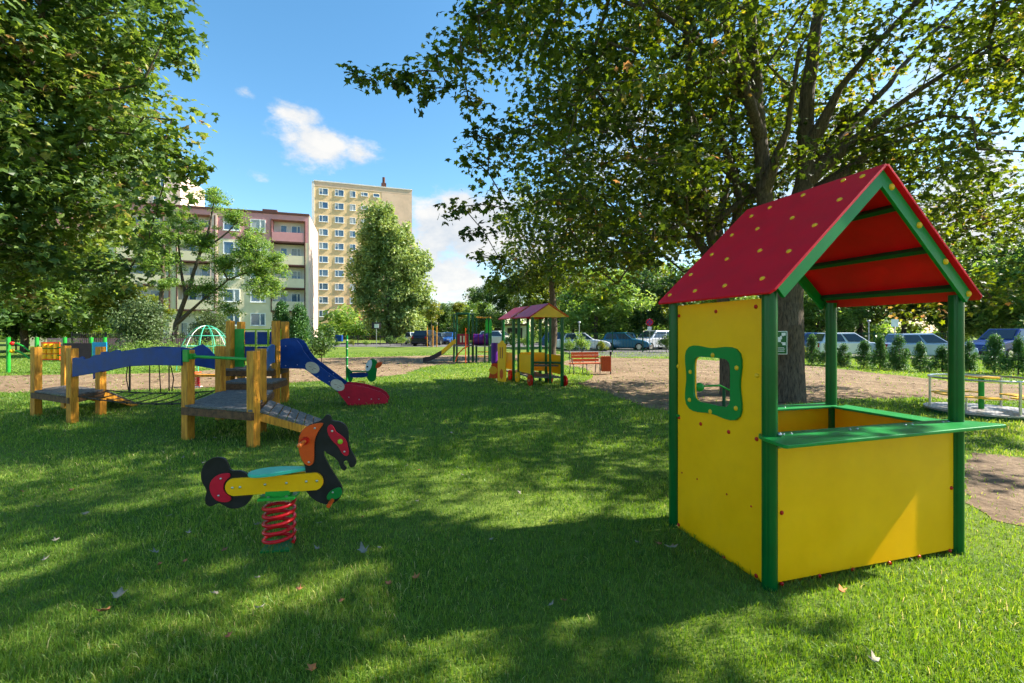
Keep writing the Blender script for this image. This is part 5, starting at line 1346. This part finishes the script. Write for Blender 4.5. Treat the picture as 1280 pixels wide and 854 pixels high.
def azel(px,py): dx = px-640; return math.atan(dx/F), math.atan((HY-py)/math.hypot(F,dx))
acc = None
blobs = [(372,142,32,11,12,.9),(400,182,52,22,4,1.0),(448,192,32,13,0,.85),(385,190,36,18,0,.8),(305,116,18,7,10,.45),(252,138,30,7,12,.42),(315,218,30,8,8,.38),
 (575,255,28,14,0,1.1),(560,285,50,26,0,1.4),(600,290,60,40,0,1.4),(538,308,30,26,0,1.2),(565,325,52,16,0,.95),(560,348,52,18,0,1.2),(590,372,70,10,0,.7),(540,262,20,9,0,.5),
 (700,300,90,40,0,.9),(860,260,90,50,0,.9),(800,160,120,60,0,.7),(1010,230,140,60,0,.9),(1200,250,120,70,0,.9),(1150,80,160,60,0,.7),(1240,300,90,60,0,.9)]
for (px,py,rx,ry,rot,amp) in blobs:
    a0,e0 = azel(px,py); k = 1/F*math.cos(a0)**1.5
    rx_, ry_ = rx*1.15/F*math.cos(a0)**2, ry*1.25/F*math.cos(a0)
    da = mth('SUBTRACT', azn, a0); de = mth('SUBTRACT', eln, e0); t = R(rot)
    u_ = mth('SUBTRACT', mth('MULTIPLY', da, math.cos(t)), mth('MULTIPLY', de, math.sin(t))); v_ = mth('ADD', mth('MULTIPLY', da, math.sin(t)), mth('MULTIPLY', de, math.cos(t)))
    q = mth('ADD', mth('POWER', mth('ABSOLUTE', mth('DIVIDE', u_, rx_)), 2.0), mth('POWER', mth('ABSOLUTE', mth('DIVIDE', v_, ry_)), 2.0))
    g = mth('MULTIPLY', mth('EXPONENT', mth('MULTIPLY', q, -1.0)), amp)
    acc = g if acc is None else mth('MAXIMUM', acc, g)
dens = mth('ADD', acc, mth('ADD', mth('MULTIPLY', mth('SUBTRACT', n1, .5), 1.9), mth('MULTIPLY', mth('SUBTRACT', n2, .5), .9)))
dens = mth('MULTIPLY', dens, mth('MINIMUM', mth('MULTIPLY', acc, 4.0), 1.0))
mr = N.new('ShaderNodeMapRange'); mr.interpolation_type = 'SMOOTHSTEP'; mr.inputs['From Min'].default_value = .28; mr.inputs['From Max'].default_value = .95; mr.inputs['To Max'].default_value = .97
L.new(dens, mr.inputs['Value'])
cr_ = N.new('ShaderNodeValToRGB'); cr_.color_ramp.elements[0].position = .35; cr_.color_ramp.elements[1].position = .62
cr_.color_ramp.elements[0].color = (.22,.24,.265,1); cr_.color_ramp.elements[1].color = (.315,.31,.30,1); L.new(n1, cr_.inputs['Fac'])
vm = N.new('ShaderNodeVectorMath'); vm.operation = 'SCALE'; vm.inputs['Scale'].default_value = 1.0/STR; L.new(cr_.outputs[0], vm.inputs[0])
mx = N.new('ShaderNodeMixRGB'); L.new(mr.outputs[0], mx.inputs['Fac']); hsv = N.new('ShaderNodeHueSaturation'); hsv.inputs['Saturation'].default_value = 1.25; hsv.inputs['Value'].default_value = .76; hsv.inputs['Hue'].default_value = .489; L.new(sky.outputs[0], hsv.inputs['Color']); L.new(hsv.outputs[0], mx.inputs['Color1']); L.new(vm.outputs[0], mx.inputs['Color2'])
L.new(mx.outputs[0], bgn.inputs['Color'])

S.view_settings.view_transform = 'Standard'; S.view_settings.look = 'None'; S.view_settings.gamma = 1; S.view_settings.exposure = 1.68
cy = S.cycles; cy.max_bounces = 5; cy.diffuse_bounces = 4; cy.use_adaptive_sampling = True; cy.adaptive_threshold = .03; cy.glossy_bounces = 2; cy.transmission_bounces = 4; cy.transparent_max_bounces = 4
cy.use_denoising = True
try: cy.denoiser = 'OPENIMAGEDENOISE'
except Exception: pass
cy.caustics_reflective = False; cy.caustics_refractive = False; cy.sample_clamp_indirect = 6
